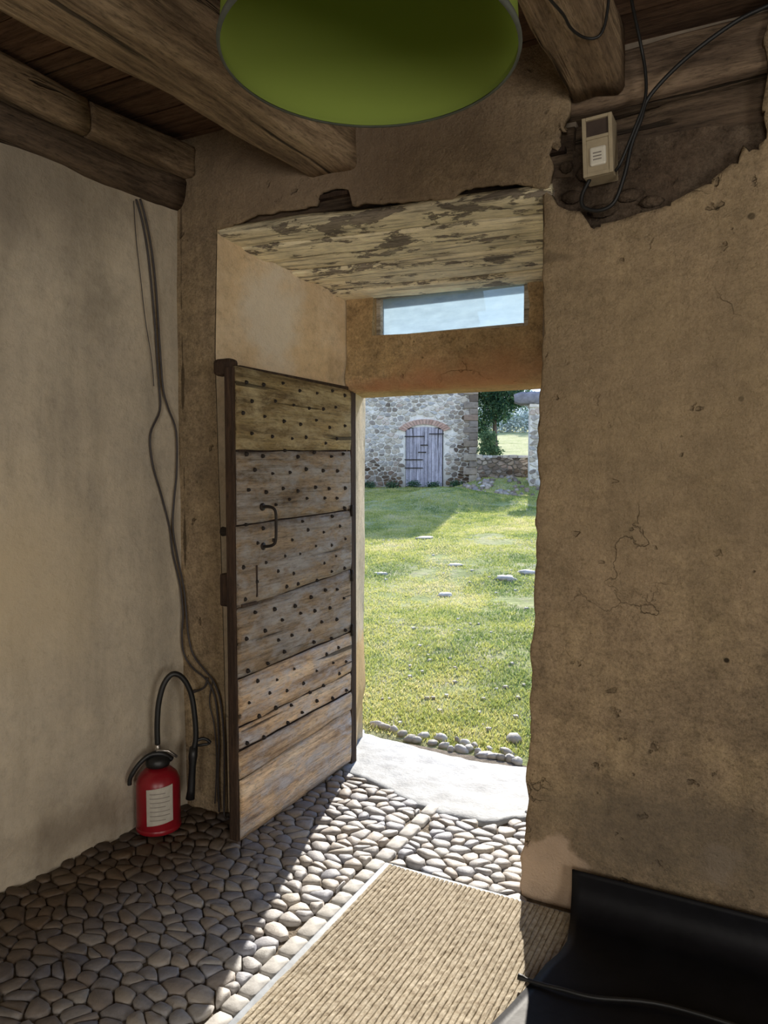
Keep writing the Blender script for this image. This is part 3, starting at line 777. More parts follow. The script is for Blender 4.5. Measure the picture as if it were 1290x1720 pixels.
def strip(pts2, z=.017):
    vs = [(x+.85, y-1.4, -.004) for x, y in pts2]+[(x+.85, y-1.4, z) for x, y in pts2]; k = len(pts2)
    b.add(vs, [tuple(range(k))[::-1], tuple(range(k, 2*k))]+[(i, (i+1) % k, k+(i+1) % k, k+i) for i in range(k)])
strip([(RUGX0-.006, -.3), (RUGX0+.030, -.3), (RUGX0+.030, RUGY1+.004), (RUGX0-.006, RUGY1+.004)], .020)
strip([(RUGX0+.0301, RUGY1-.028), (RUGX1+.03, RUGY1-.028), (RUGX1+.03, RUGY1+.004), (RUGX0+.0301, RUGY1+.004)], .020)
strip([(RUGX1+.0101, -.3), (RUGX1+.03, -.3), (RUGX1+.03, RUGY1-.0281), (RUGX1+.0101, RUGY1-.0281)], .018)
strip([(RUGX0+.03, -.3), (RUGX1+.01, -.3), (RUGX1+.01, RUGY1-.0281), (RUGX0+.03, RUGY1-.0281)], .010)
b.build('rubber_edge', M['border'], rug, bevel=.004)

# ------------------------------------------------------------------ black sheet curled up against the wall
def f_sheet(U, V):
    # U along the wall, V from the top edge down the curve and out over the floor
    s = V*1.75
    a = np.clip((s-.04)/.146, 0, 1)*math.pi/2
    z = np.where(s < .04, .165-s, .125-.093*np.sin(a)); y = np.where(s < .04, 2.427, 2.334+.093*np.cos(a))
    y = np.where(s > .186, 2.334-(s-.186), y)
    xl = np.interp(y, [.9, 1.5, 1.75, 1.872, 2.0, 2.092, 2.166, 2.234, 2.40, 2.44], [-.75, -.66, -.62, -.59, -.563, -.548, -.525, -.518, -.545, -.55])
    x = xl+U*(2.0-xl)
    z = z+fbm(x*2.1, y*2.0, 0, 91)*.010*np.clip((s-.1)*4, 0, 1)+.005*vnoise(x*2.5, 0, 0, 9)*(s < .04)+.012*np.exp(-U*25)*np.clip(s-.25, 0, 1)
    y = y+.006*vnoise(x*2.2, 2, 0, 14)*np.clip(1-s*6, 0, 1)-.006
    return x, y, z
o = sheet('rubber_sheet', 90, 110, f_sheet, M['rubber'], 0, True)
m = o.modifiers.new('thickness', 'SOLIDIFY'); m.thickness = .006; m.offset = 1
tag(o, 'black rubber sheet lying beside the beige mat, its edge curled up the right wall', 'rubber sheet')
b = MB(); pth = smooth_path([(-.60, 1.985, .052), (-.545, 1.985, .050), (-.47, 1.99, .052), (-.385, 2.003, .050), (-.2, 2.06, .052), (.1, 2.05, .052), (.4, 1.95, .052)], 6)
b.tube(pth, [.009]*3+[.006]*(len(pth)-3), 8); o = b.build('loose_cable', M['cable_b'], None, True); tag(o, 'short black cable lying loose on the black rubber sheet', 'cable')

#%%DOOR
# ------------------------------------------------------------------ door leaf, opened 90 degrees, face at x = -1.838
dl = thing('door_1', (-1.865, 3.18, 0), 'open weathered studded plank door with an iron pull handle', None, kind='structure')
DX = -1.838; DT = .050
def dd(o): return rel(o, dl.location)
# joints: z at the free edge (y 2.295) and at the hinge side (y 3.178)
J = [(.012, .028), (.262, .292), (.382, .385), (.478, .484), (.672, .690), (.955, 1.004), (1.283, 1.302), (1.577, 1.597), (1.905, 1.893)]
mats = ['door_low', 'door_low', 'door_low', 'door_low', 'door', 'door', 'door', 'door_top']
tints = [.75, .6, .85, .7, .62, .42, .5, .6]
for i in range(8):
    (a0, b0), (a1, b1) = J[i], J[i+1]
    nl, nw = 44, 8; vs = []; face = -.002+(0, .003, -.002, .002, -.001, .004, 0, .002)[i]
    for s in range(nl+1):
        q = s/nl; y = 2.295+q*.883
        lo = a0+(b0-a0)*q; hi = a1+(b1-a1)*q
        wl_ = .006*float(fbm(y*5, i*3.7, 0, 101, 3)); wh = .006*float(fbm(y*5, (i+1)*3.7, 0, 101, 3))
        g0 = .0032*(1+.8*float(vnoise(y*9, i, 0, 3))) if i > 0 else 0; g1 = .0032*(1+.8*float(vnoise(y*8, i+1, 0, 4)))
        if i == 0: wl_ = .008*float(fbm(y*3, 1, 0, 9))
        if i == 7: wh = .006*float(fbm(y*3, 1, 0, 19)); g1 = 0
        lo2 = lo+wl_*(1 if i in (0, 1, 2, 3) else .4)+g0; hi2 = hi+wh*(1 if i+1 in (1, 2, 3) else .4)-g1
        ye = y
        if s == 0: ye = y+.004*float(vnoise(i*3, 1, 0, 5))
        for k in range(nw+1):
            t_ = k/nw; z = lo2+(hi2-lo2)*t_
            edge = .005*(abs(t_-.5)*2)**10+.004*(1 if s == 0 else 0)
            x = DX+face-edge+.003*float(fbm(y*3, z*14, 0, 103))
            vs.append((x, ye, z))
    n = nw+1
    fs = [(s*n+k, (s+1)*n+k, (s+1)*n+k+1, s*n+k+1) for s in range(nl) for k in range(nw)]
    o = link_mesh('plank', vs, fs, M[mats[i]], dl, True, [tints[i]]*len(vs))
    sm = o.modifiers.new('thickness', 'SOLIDIFY'); sm.thickness = .022; sm.offset = -1
    dd(o)
# backing boards (the other layer of the leaf) and the dark free edge
b = MB(); b.box(DX-DT, DX-.024, 2.30, 3.175, .02, 1.888); dd(b.build('backing_boards', M['door_edge'], dl))
b = MB(); b.box(DX-DT-.004, DX-.012, 2.284, 2.302, .012, 1.90); dd(b.build('edge_strip', M['door_edge'], dl, bevel=.004))
# battens on the far face whose ends stick out past the edge
for (z0, z1, xe, ya) in ((.953, 1.085, -1.95, 2.31), (1.80, 1.905, -1.925, 2.33), (.25, .36, -1.93, 2.33)):
    b = MB(); b.box(xe, DX-DT+.001, ya, 3.0, z0, z1); dd(b.build('batten', M['door_edge'], dl, bevel=.008))
b = MB(); b.tube([(-1.885, 2.33, 1.254), (-1.90, 2.33, 1.254), (-1.945, 2.33, 1.254), (-1.95, 2.33, 1.252)], [.010, .012, .020, .012], 10); dd(b.build('bolt_knob', M['iron'], dl, True))
b = MB(); b.box(-1.958, DX-.03, 2.292, 2.350, 1.872, 1.938); dd(b.build('pivot_block', M['door_edge'], dl, bevel=.016))
b = MB(); b.box(DX-DT, DX-.010, 2.33, 3.174, 1.888, 1.912); dd(b.build('top_shadow_strip', M['door_edge'], dl, bevel=.004))  # dark strip added for the shadow line along the door top
# studs in staggered rows
b = MB(); rn = random.Random(3)
rows = 0; z = .40
while z < 1.87:
    off = .065 if rows % 2 else 0
    y = 2.34+off
    while y < 3.16:
        if rn.random() > .06:
            zz = z+rn.uniform(-.018, .018)+(y-2.34)*.03*(1 if z < 1.4 else 0); yy_ = y+rn.uniform(-.022, .022); r_ = rn.uniform(.0055, .0085)
            v = []; f = []
            n6 = 6
            for rr, xx in ((1.0, -.003), (.9, .004), (.35, .011)):
                for k in range(n6): v.append((DX+xx, yy_+rr*r_*math.cos(k*math.pi/3), zz+rr*r_*math.sin(k*math.pi/3)*1.3))
            for q in range(2):
                for k in range(n6): f.append((q*n6+k, q*n6+(k+1) % n6, (q+1)*n6+(k+1) % n6, (q+1)*n6+k))
            f.append(tuple(2*n6+k for k in range(n6)))
            b.add(v, f)
        y += .128
    z += .073; rows += 1
o = b.build('iron_studs', M['iron'], dl, True); o['kind'] = 'stuff'; o['label'] = 'rows of dark hand-forged iron studs'; dd(o)
# pull handle
b = MB(); b.tube(smooth_path([(DX-.006, 2.452, 1.350), (DX+.020, 2.458, 1.352), (DX+.046, 2.462, 1.346), (DX+.056, 2.466, 1.325), (DX+.057, 2.466, 1.27), (DX+.056, 2.464, 1.215), (DX+.046, 2.460, 1.196), (DX+.020, 2.456, 1.188), (DX-.006, 2.452, 1.188)], 5), .0062, 8)
o = dd(b.build('handle', M['iron'], dl, True)); o['label'] = 'curved iron pull handle'
for z in (1.350, 1.188):
    b = MB(); b.tube([(DX-.003, 2.452, z), (DX+.004, 2.452, z), (DX+.006, 2.452, z)], [.016, .016, .008], 10); dd(b.build('handle_plate', M['iron'], dl, True))
# lock hole gouged near the free edge
b = MB(); b.box(DX-.004, DX+.0045, 2.402, 2.412, .985, 1.115); b.box(DX-.004, DX+.005, 2.31, 2.405, .955, .968); dd(b.build('lock_slot', M['door_edge'], dl, bevel=.002))
# hinge eyes at the frame
for z in (.975, 1.30, .70):
    b = MB(); b.tube([(DX+.004, 3.178, z-.028), (DX+.004, 3.178, z+.028)], .007, 10);  dd(b.build('hinge', M['iron'], dl, True))
# frame post the door hangs on
b = MB(); b.box(-1.90, -1.842, 3.184, 3.235, 0, 1.89); tag(b.build('trim_3', M['door_edge'], bevel=.004), kind='structure')

#%%THINGS
# ------------------------------------------------------------------ cables on the left wall
A = [(-2.296,2.24,2.592),(-2.294,2.268,2.517),(-2.291,2.292,2.404),(-2.289,2.309,2.263),(-2.288,2.324,2.095),(-2.287,2.333,1.949),(-2.286,2.34,1.85),(-2.286,2.341,1.751),(-2.291,2.29,1.649),(-2.29,2.299,1.525),(-2.286,2.34,1.399),(-2.281,2.381,1.257),(-2.28,2.398,1.14),(-2.270,2.430,.992),(-2.262,2.435,.872),(-2.265,2.43,.788),(-2.26,2.434,.699),(-2.216,2.438,.64),(-2.133,2.438,.592),(-2.088,2.438,.512),(-2.071,2.436,.345),(-2.077,2.434,.186),(-2.07,2.43,.03)]
B = [(-2.295,2.255,2.597),(-2.292,2.282,2.521),(-2.289,2.307,2.408),(-2.287,2.325,2.266),(-2.286,2.336,2.097),(-2.285,2.345,1.95),(-2.284,2.355,1.839),(-2.282,2.379,1.766),(-2.277,2.42,1.667),(-2.277,2.42,1.5),(-2.279,2.403,1.372),(-2.28,2.394,1.256),(-2.275,2.411,1.139),(-2.262,2.435,.991),(-2.25,2.436,.874),(-2.238,2.436,.769),(-2.212,2.438,.693),(-2.149,2.438,.635),(-2.1,2.438,.589),(-2.066,2.438,.503),(-2.049,2.436,.349),(-2.048,2.434,.192),(-2.04,2.42,.03),(-2.0,2.40,.03)]
def off(p, d=.004): return [(x+d, y-.002, z) for x, y, z in p]
b = MB(); b.tube(smooth_path(off(A), 5), .0044, 7); tag(b.build('wall_cable', M['cable'], None, True), 'long grey cable down the left wall corner, the one bowing out to the left', 'cable')
b = MB(); b.tube(smooth_path(off(B, .010), 5), .0044, 7); tag(b.build('wall_cable', M['cable'], None, True), 'long grey cable down the left wall corner, the one bowing out to the right', 'cable')
b = MB(); b.tube(smooth_path([(-2.127,2.436,.605),(-2.135,2.436,.58),(-2.151,2.436,.558),(-2.195,2.436,.537),(-2.228,2.436,.530)], 5), [.005]*16+[.0075]*5, 8); tag(b.build('cable_stub', M['cable'], None, True), 'short cut cable end curling off the long cables above the extinguisher', 'cable')
b = MB(); b.tube(smooth_path([(-2.290,2.223,2.58),(-2.289,2.231,2.436),(-2.287,2.25,2.275),(-2.285,2.27,2.111),(-2.283,2.297,1.969),(-2.280,2.305,1.85)], 5), .0018, 6); tag(b.build('thin_wire', M['cable'], None, True), 'hair-thin wire hanging beside the long cables at their top', 'wire')
b = MB(); b.tube(smooth_path([(-2.10,2.438,.60),(-2.12,2.438,.50),(-2.095,2.438,.40),(-2.085,2.438,.25),(-2.09,2.43,.06)], 5), .003, 6); tag(b.build('thin_wire', M['cable'], None, True), 'thin wire hanging behind the extinguisher nozzle into the corner', 'wire')

# ------------------------------------------------------------------ fire extinguisher
M['red'] = simple('red_enamel', (.26, .009, .016), .35, 0, .5, 20, .15)
M['blackplastic'] = simple('black_plastic', (.012, .012, .012), .45, 0, .5)
M['paper'] = simple('paper_label', (.50, .46, .39), .7, 0, .3, 40, .15)
M['brass'] = simple('dull_steel', (.45, .42, .38), .35, .9, .5)
M['ink'] = simple('print_ink', (.28, .25, .22), .8, 0, .2)
ex = thing('fire_extinguisher', (-2.205, 2.215, 0.018), 'squat red fire extinguisher with a tall looped black hose, in the corner', 'extinguisher')
b = MB(); b.lathe([(0, 0), (.070, 0), (.084, .006), (.088, .02), (.088, .185), (.086, .207), (.076, .232), (.055, .252), (.03, .262), (0, .263)], n=32); b.build('body', M['red'], ex, True)
b = MB(); b.lathe([(.0885, .008), (.0905, .012), (.0905, .022), (.0885, .026)], n=32); b.build('foot_ring', M['red'], ex, True)
# label wraps the side turned to the room
fa = math.atan2(-2.215, 2.165)+R(4)
vs = []; K = 12
for i in range(K+1):
    a = fa+(i/K-.5)*1.22
    for z in (.055, .205): vs.append((.0893*math.cos(a), .0893*math.sin(a), z+.012*(i/K-.5)))
link_mesh('paper_label', vs, [(2*i, 2*i+2, 2*i+3, 2*i+1) for i in range(K)], M['paper'], ex, True)
b = MB()
for j in range(7):
    z = .18-j*.018; a0, a1 = fa-.45, fa+(.45 if j % 3 else .25)
    v = []
    for i in range(7):
        a = a0+(a1-a0)*i/6; v += [(.0897*math.cos(a), .0897*math.sin(a), z), (.0897*math.cos(a), .0897*math.sin(a), z+.0035)]
    b.add(v, [(2*i, 2*i+2, 2*i+3, 2*i+1) for i in range(6)])
o = b.build('printed_lines', M['ink'], ex, True)
b = MB(); b.lathe([(0, .27), (.046, .268), (.05, .28), (.046, .30), (.03, .312), (0, .314)], n=24); b.build('valve_collar', M['blackplastic'], ex, True)
ca, sa = math.cos(fa+math.pi/2), math.sin(fa+math.pi/2)     # to the right as seen from the room
def q(u, v_, z): return (u*ca+v_*math.cos(fa), u*sa+v_*math.sin(fa), z)
b = MB(); b.tube(smooth_path([q(.055, .0, .285), q(.02, .01, .315), q(-.03, .01, .318), q(-.075, .01, .285), q(-.108, .01, .235), q(-.112, .01, .205)], 5), [.012]*10+[.010]*10+[.009]*6, 8); b.build('carry_handle', M['blackplastic'], ex, True)
b = MB(); b.tube([q(-.02, .0, .30), q(.0, .012, .335), q(.04, .02, .330), q(.075, .02, .300)], .006, 8); b.build('squeeze_lever', M['brass'], ex, True)
b = MB(); b.tube([q(.0, 0, .31), q(.0, 0, .345), q(.0, 0, .360)], [.014, .012, .009], 12); b.build('hose_fitting', M['brass'], ex, True)
hp = smooth_path([q(0, 0, .355), q(.0, 0, .44), q(.008, 0, .53), q(.03, 0, .605), q(.065, 0, .642), q(.105, -.005, .62), q(.138, -.01, .55), q(.152, -.01, .45), q(.155, -.01, .36), q(.146, -.01, .31)], 8)
b = MB(); b.tube(hp, .0115, 12); b.build('hose', M['blackplastic'], ex, True)
b = MB(); b.tube([q(.146, -.01, .32), q(.142, -.01, .28), q(.140, -.01, .24), q(.133, -.01, .14), q(.128, -.01, .10)], [.017, .019, .014, .016, .019], 12); b.build('nozzle', M['blackplastic'], ex, True)
b = MB(); b.tube(smooth_path([q(.155, -.01, .345), q(.18, -.01, .352), q(.20, -.01, .345), q(.215, -.01, .33)], 4), .007, 8); b.tube([q(.155, -.01, .325), q(.20, -.01, .325), q(.213, -.01, .33)], .006, 8); b.build('nozzle_trigger', M['blackplastic'], ex, True)

# ------------------------------------------------------------------ lampshade
t = NT('green_shade'); t.n.remove(t.p)
df = t.n.new('ShaderNodeBsdfDiffuse'); df.inputs['Color'].default_value = (.235, .30, .065, 1)
tl = t.n.new('ShaderNodeBsdfTranslucent'); tl.inputs['Color'].default_value = (.22, .33, .05, 1)
ms = t.n.new('ShaderNodeMixShader'); ms.inputs[0].default_value = .35
t.link(df.outputs[0], ms.inputs[1]); t.link(tl.outputs[0], ms.inputs[2]); t.link(ms.outputs[0], t.out.inputs[0]); M['green'] = t.m
M['shade_out'] = simple('shade_rim_grey', (.10, .11, .09), .7)
SC = Vector((-.618, 1.135, 2.2))
ls = thing('pendant_lampshade', SC, 'large drum lampshade hanging from the ceiling, green inside with a dark rim', 'lamp')
RS = .250; b = MB()
b.lathe([(RS, 0), (RS*.985, .06), (RS*.95, .15), (RS*.915, .26), (RS*.90, .30)], n=64); b.build('shade', M['green'], ls, True)
b = MB(); b.lathe([(RS-.002, -.003), (RS+.003, -.004), (RS+.0045, .001), (RS+.003, .008), (RS-.0005, .008)], n=64); b.build('lower_rim', M['shade_out'], ls, True)
b = MB(); b.lathe([(RS*.90-.002, .296), (RS*.90+.003, .296), (RS*.90+.003, .306), (RS*.90-.002, .306), (RS*.90-.002, .296)], n=64); b.build('upper_rim', M['shade_out'], ls, True)
b = MB()
for k in range(3):
    a = 2*math.pi*k/3+.3; b.tube([(0, 0, .27), (RS*.9*math.cos(a), RS*.9*math.sin(a), .298)], .002, 6)
b.build('spider', M['brass'], ls, True)
b = MB(); b.lathe([(0, .20), (.022, .205), (.024, .26), (.016, .30), (.008, .33), (0, .335)], n=20); b.build('lamp_holder', M['blackplastic'], ls, True)
b = MB(); b.tube([(0, 0, .33), (0, 0, ZC-2.2+.004)], .0035, 6); b.build('cord', M['cable_b'], ls, True)

# ------------------------------------------------------------------ switch box and wires at the upper right
M['cream_plastic'] = simple('aged_cream_plastic', (.40, .33, .22), .5, 0, .4, 30, .15)
M['white_plastic'] = simple('white_plastic', (.70, .66, .56), .4, 0, .5, 30, .08)
M['darkbox'] = simple('box_recess', (.06, .04, .03), .7)
sb = thing('switch_box', (-.50, 2.41, 2.51), 'aged cream electrical switch box on the broken plaster under the right beam', 'switch box')
sb.rotation_euler = (0, R(-2.5), 0)
b = MB(); b.box(-.046, .046, .0, .075, -.090, .092); b.build('back_box', M['cream_plastic'], sb, bevel=.003)
b = MB()
for (xa, xb, za, zb) in ((-.046, -.034, -.090, .092), (.034, .046, -.090, .092), (-.034, .034, .082, .092), (-.034, .034, .022, .032), (-.034, .034, -.090, -.078)):
    b.box(xa, xb, -.012, .001, za, zb)
b.build('front_frame', M['cream_plastic'], sb, bevel=.0015)
b = MB(); b.box(-.034, .034, -.003, .0005, .032, .082); b.build('upper_window', M['darkbox'], sb)
b = MB(); b.box(-.034, .034, -.008, .0005, -.078, .022); b.build('switch_plate', M['cream_plastic'], sb, bevel=.001)
b = MB(); b.box(-.024, .026, -.018, -.006, -.062, -.004); b.build('rocker', M['white_plastic'], sb, bevel=.006)
b = MB()
for z in (-.026, -.036, -.046): b.box(-.013, .013, -.0192, -.0175, z, z+.0035)
b.build('printed_mark', M['ink'], sb)
b = MB(); b.tube(smooth_path([(.12,2.40,2.83),(-.036,2.40,2.80),(-.126,2.40,2.775),(-.252,2.40,2.707),(-.35,2.41,2.628),(-.374,2.41,2.563),(-.399,2.41,2.498),(-.419,2.415,2.413),(-.449,2.42,2.337),(-.494,2.42,2.317),(-.544,2.42,2.335),(-.55,2.42,2.372),(-.528,2.425,2.42)], 6), .0065, 8)
tag(b.build('black_cable', M['cable_b'], None, True), 'black cable swooping from the upper right and looping under the switch box', 'cable')
b = MB(); b.tube(smooth_path([(-.36,2.0,2.885),(-.385,2.25,2.86),(-.375,2.38,2.78),(-.362,2.405,2.70),(-.362,2.405,2.62),(-.395,2.405,2.53),(-.43,2.41,2.45),(-.448,2.42,2.43)], 6), .005, 8)
tag(b.build('black_cable', M['cable_b'], None, True), 'thinner black cable dropping from the ceiling into the side of the switch box', 'cable')
b = MB(); b.tube(smooth_path([(-.53,1.70,2.678),(-.521,1.862,2.677),(-.503,1.967,2.677),(-.498,2.043,2.677),(-.472,2.103,2.677),(-.437,2.117,2.685),(-.420,2.12,2.75),(-.415,2.12,2.88)], 6), .004, 8)
tag(b.build('beam_wire', M['cable_b'], None, True), 'thin black wire tacked under the right ceiling beam', 'wire')

#%%OUTSIDE
# ------------------------------------------------------------------ outside. local frame turned 22.9 degrees: s to the right, d away
RZ = R(22.9)
def W(s, d): return (s*math.cos(RZ)-d*math.sin(RZ), s*math.sin(RZ)+d*math.cos(RZ))
def gz(s, d):
    z = np.where(d < 24, np.maximum(d-4, 0)*.047, .94+(d-24)*.10)
    sg = np.where(s < -.1, 1.1, 1.9)
    z = z+.34*np.exp(-((s+.1)/sg)**2-((d-19.3)/1.5)**2)
    z = z+.42*np.clip((s-.2)/1.0, 0, 1)*np.exp(-((d-22.6)/1.3)**2)
    return z+fbm(s*.5, d*.5, 0, 111)*.07*np.clip((d-4)/4, 0, 1)+fbm(s*2.4, d*2.4, 0, 112)*.022*np.clip((d-3.8)/2, 0.15, 1)
t = NT('meadow_ground')
geo = t.n.new('ShaderNodeNewGeometry')
t.pos = geo.outputs['Position']
c = t.ramp(t.noise(1.1, 6, .65), [(.3, (.17, .21, .07)), (.47, (.30, .33, .13)), (.62, (.40, .39, .19)), (.8, (.44, .41, .27))])
c = t.mix(t.ramp(t.noise(4.5, 7, .7), [(.50, 0.0), (.66, .75)]), c, (.42, .38, .26))
c = t.mix(.8, c, t.ramp(t.noise(14, 6, .7, t.map((1, 1, .2))), [(.3, .55), (.55, 1.0), (.75, 1.25)]), 'MULTIPLY')
M['ground'] = t.done(c, .95, t.bump(t.noise(12, 6, .7), .06, 1), .1)
dv = np.concatenate([np.linspace(3.0, 8, 60), np.linspace(8.1, 26, 110), np.linspace(26.5, 75, 40)])
su = np.linspace(-1, 1, 90)
vs = []; 
Dm, Sm = np.meshgrid(dv, su, indexing='ij'); Sm = Sm*(5+Dm*.55)
Zm = gz(Sm, Dm)
Xw = Sm*math.cos(RZ)-Dm*math.sin(RZ); Yw = Sm*math.sin(RZ)+Dm*math.cos(RZ)
Zm = np.where(Yw < 3.56, -.05-np.clip(3.56-Yw, 0, 1)*.5, Zm-.005)
Yg = np.where((Yw < 3.56) & (Yw > 3.40), Yw, Yw)
vs = np.stack([Xw.ravel(), Yg.ravel(), Zm.ravel()], 1); n = len(su)
fs = [(i*n+j, i*n+j+1, (i+1)*n+j+1, (i+1)*n+j) for i in range(len(dv)-1) for j in range(n-1)]
gr = link_mesh('ground', vs, fs, M['ground']); tag(gr, kind='structure')

# grass blades
t = NT('grass_blade'); t.n.remove(t.p)
cc = t.ramp(t.attr(), [(0, (.13, .20, .07)), (.35, (.33, .37, .10)), (.65, (.52, .50, .17)), (1, (.62, .55, .34))])
df = t.n.new('ShaderNodeBsdfDiffuse'); tl = t.n.new('ShaderNodeBsdfTranslucent'); ms = t.n.new('ShaderNodeMixShader'); ms.inputs[0].default_value = .45
t.link(cc, df.inputs[0]); t.link(cc, tl.inputs[0]); t.link(df.outputs[0], ms.inputs[1]); t.link(tl.outputs[0], ms.inputs[2]); t.link(ms.outputs[0], t.out.inputs[0]); M['grass'] = t.m
NG = 250000
d = 3.85+(RNG.rand(NG)**1.25)*21.5
s = (RNG.rand(NG)*2-1)*(.28+d*.145)*np.where(RNG.rand(NG) < .66, 1.0, 3.2)
dens = fbm(s*1.3, d*1.3, 0, 121)*.9+fbm(s*5, d*5, 0, 122)*.5
keep = dens > -.35-.0*d+RNG.rand(NG)*.35-.15
d = d[keep]; s = s[keep]; dens = dens[keep]; NG = len(d)
x = s*math.cos(RZ)-d*math.sin(RZ); y = s*math.sin(RZ)+d*math.cos(RZ); z = gz(s, d)-.004
ok = y > 3.66; x, y, z, d, s, dens = x[ok], y[ok], z[ok], d[ok], s[ok], dens[ok]; NG = len(d)
hgt = (.007+.015*RNG.rand(NG))*(1+np.clip(dens, 0, 1)*.9)*(1+d*.035); wd = (.0022+.0015*RNG.rand(NG))*(1+d*.10)
an = RNG.rand(NG)*math.pi; lean = (RNG.rand(NG, 2)-.5)*1.6
V3 = np.zeros((NG, 3, 3))
V3[:, 0] = np.stack([x-np.cos(an)*wd, y-np.sin(an)*wd, z], 1); V3[:, 1] = np.stack([x+np.cos(an)*wd, y+np.sin(an)*wd, z], 1)
V3[:, 2] = np.stack([x+lean[:, 0]*hgt, y+lean[:, 1]*hgt, z+hgt], 1)
me = bpy.data.meshes.new('grass'); me.vertices.add(NG*3); me.vertices.foreach_set('co', V3.reshape(-1))
me.loops.add(NG*3); me.loops.foreach_set('vertex_index', np.arange(NG*3)); me.polygons.add(NG)
me.polygons.foreach_set('loop_start', np.arange(NG)*3); me.polygons.foreach_set('loop_total', np.full(NG, 3)); me.update(calc_edges=True)
at = me.attributes.new('tint', 'FLOAT', 'POINT'); at.data.foreach_set('value', np.repeat(np.clip(.45-fbm(s*1.3, d*.9, 0, 131)*.6-fbm(s*6, d*5, 0, 133)*.35+(RNG.rand(NG)-.5)*.5, 0, 1), 3).astype(np.float32))
me.materials.append(M['grass']); go = bpy.data.objects.new('meadow_grass', me); col.objects.link(go)
tag(go, 'short sunlit yellow-green grass of the yard outside the doorway', 'grass', kind='stuff')

# loose pale stones in the grass and along the threshold
def boulder(name, s, d, r, h, label=None, cat=None, group=None, seed=0, parent=None, mat='outstone', zoff=0, ax=1.5, n=8):
    rr = random.Random(seed*7+1); x, y = W(s, d)
    vs = []; ang = rr.uniform(0, 3)
    for (k, zz) in ((1.0, -.5), (1.08, .15), (.8, .75), (.35, 1.0)):
        for i in range(n):
            a = 2*math.pi*i/n; q_ = k*rr.uniform(.70, 1.15)*r
            u, v_ = q_*math.cos(a)*ax, q_*math.sin(a)
            vs.append((u*math.cos(ang)-v_*math.sin(ang), u*math.sin(ang)+v_*math.cos(ang), zz*h*rr.uniform(.85, 1.15)))
    fs = [(q_*n+i, q_*n+(i+1) % n, (q_+1)*n+(i+1) % n, (q_+1)*n+i) for q_ in range(3) for i in range(n)]+[tuple(3*n+i for i in range(n))]
    o = link_mesh(name, vs, fs, M[mat], parent, True, [rr.random()]*len(vs))
    o.location = (x, y, float(gz(np.array(s), np.array(d)))+zoff)
    if label: tag(o, label, cat, group)
    return o
named = [(.02, 8.01, .075, .030, 'bright flat stone in the middle of the sunlit grass'), (.74, 8.71, .11, .045, 'wide pale rock in the grass at the right, the nearer of the two there'), (1.02, 9.05, .10, .04, 'wide pale rock in the grass at the right, the farther of the two there'),
         (.40, 4.08, .05, .035, 'white stone in the grass beside the right door jamb'), (.15, 9.55, .09, .022, 'long pale stone in the grass just short of the shade'), (-.77, 9.1, .08, .02, 'flat grey stone in the grass near the left jamb'),
         (-.29, 11.9, .15, .03, 'bluish grey stone lying in the shaded part of the grass')]
for i, (s_, d_, r_, h_, lb) in enumerate(named):
    boulder('field_stone', s_, d_, r_, h_, lb, 'stone', 'stones lying in the grass', i+1, ax=1.25, n=7, zoff=-.006)
row = [(-0.226, 4.061), (-0.179, 4.026), (-0.054, 3.941), (0.01, 3.941), (0.047, 3.891), (0.097, 3.875), (0.141, 3.875), (0.19, 3.859), (0.225, 3.827), (0.266, 3.796), (0.304, 3.773), (0.355, 3.765), (-0.283, 4.133), (-0.336, 4.17), (-0.38, 4.208), (0.08, 3.974), (0.175, 3.941), (-0.01, 4.026), (-0.145, 4.009), (-0.108, 4.043), (0.34, 3.827), (0.385, 3.75), (0.253, 3.875), (0.124, 3.941)]
edg = thing('stone_edging', (-1.5, 3.6, 0), 'broken row of small pale stones along the outer rim of the threshold slab', 'stone edging')
for i, (s_, d_) in enumerate(row):
    rr = random.Random(i)
    o = boulder('stone', s_, d_+.03+rr.uniform(-.02, .03), rr.uniform(.014, .034), rr.uniform(.014, .026), seed=i+30, ax=rr.uniform(1.0, 1.9), zoff=.002); o.parent = edg; o.location -= edg.location

pb = MB(); rr = random.Random(55)
for i in range(230):
    d_ = 3.9+rr.random()**1.5*9; s_ = rr.uniform(-1, 1)*(.3+d_*.14)
    if float(fbm(s_*1.1, d_*1.1, 0, 151)) < .05: continue
    x, y = W(s_, d_)
    if y < 3.68: continue
    z = float(gz(np.array(s_), np.array(d_))); r_ = rr.uniform(.006, .020)*(1+d_*.05); a0 = rr.uniform(0, 6)
    v = [(x+r_*math.cos(a0+k*1.257)*rr.uniform(.7, 1.3), y+r_*math.sin(a0+k*1.257)*rr.uniform(.7, 1.3), z-.003) for k in range(5)]
    v += [(x+(q_[0]-x)*.7, y+(q_[1]-y)*.7, z+r_*.45) for q_ in v]
    pb.add(v, [(k, (k+1) % 5, 5+(k+1) % 5, 5+k) for k in range(5)]+[(5, 6, 7, 8, 9)], rr.random())
tag(pb.build('gravel', M['outstone']), 'scattered pale gravel between the tufts of grass', 'gravel', kind='stuff')
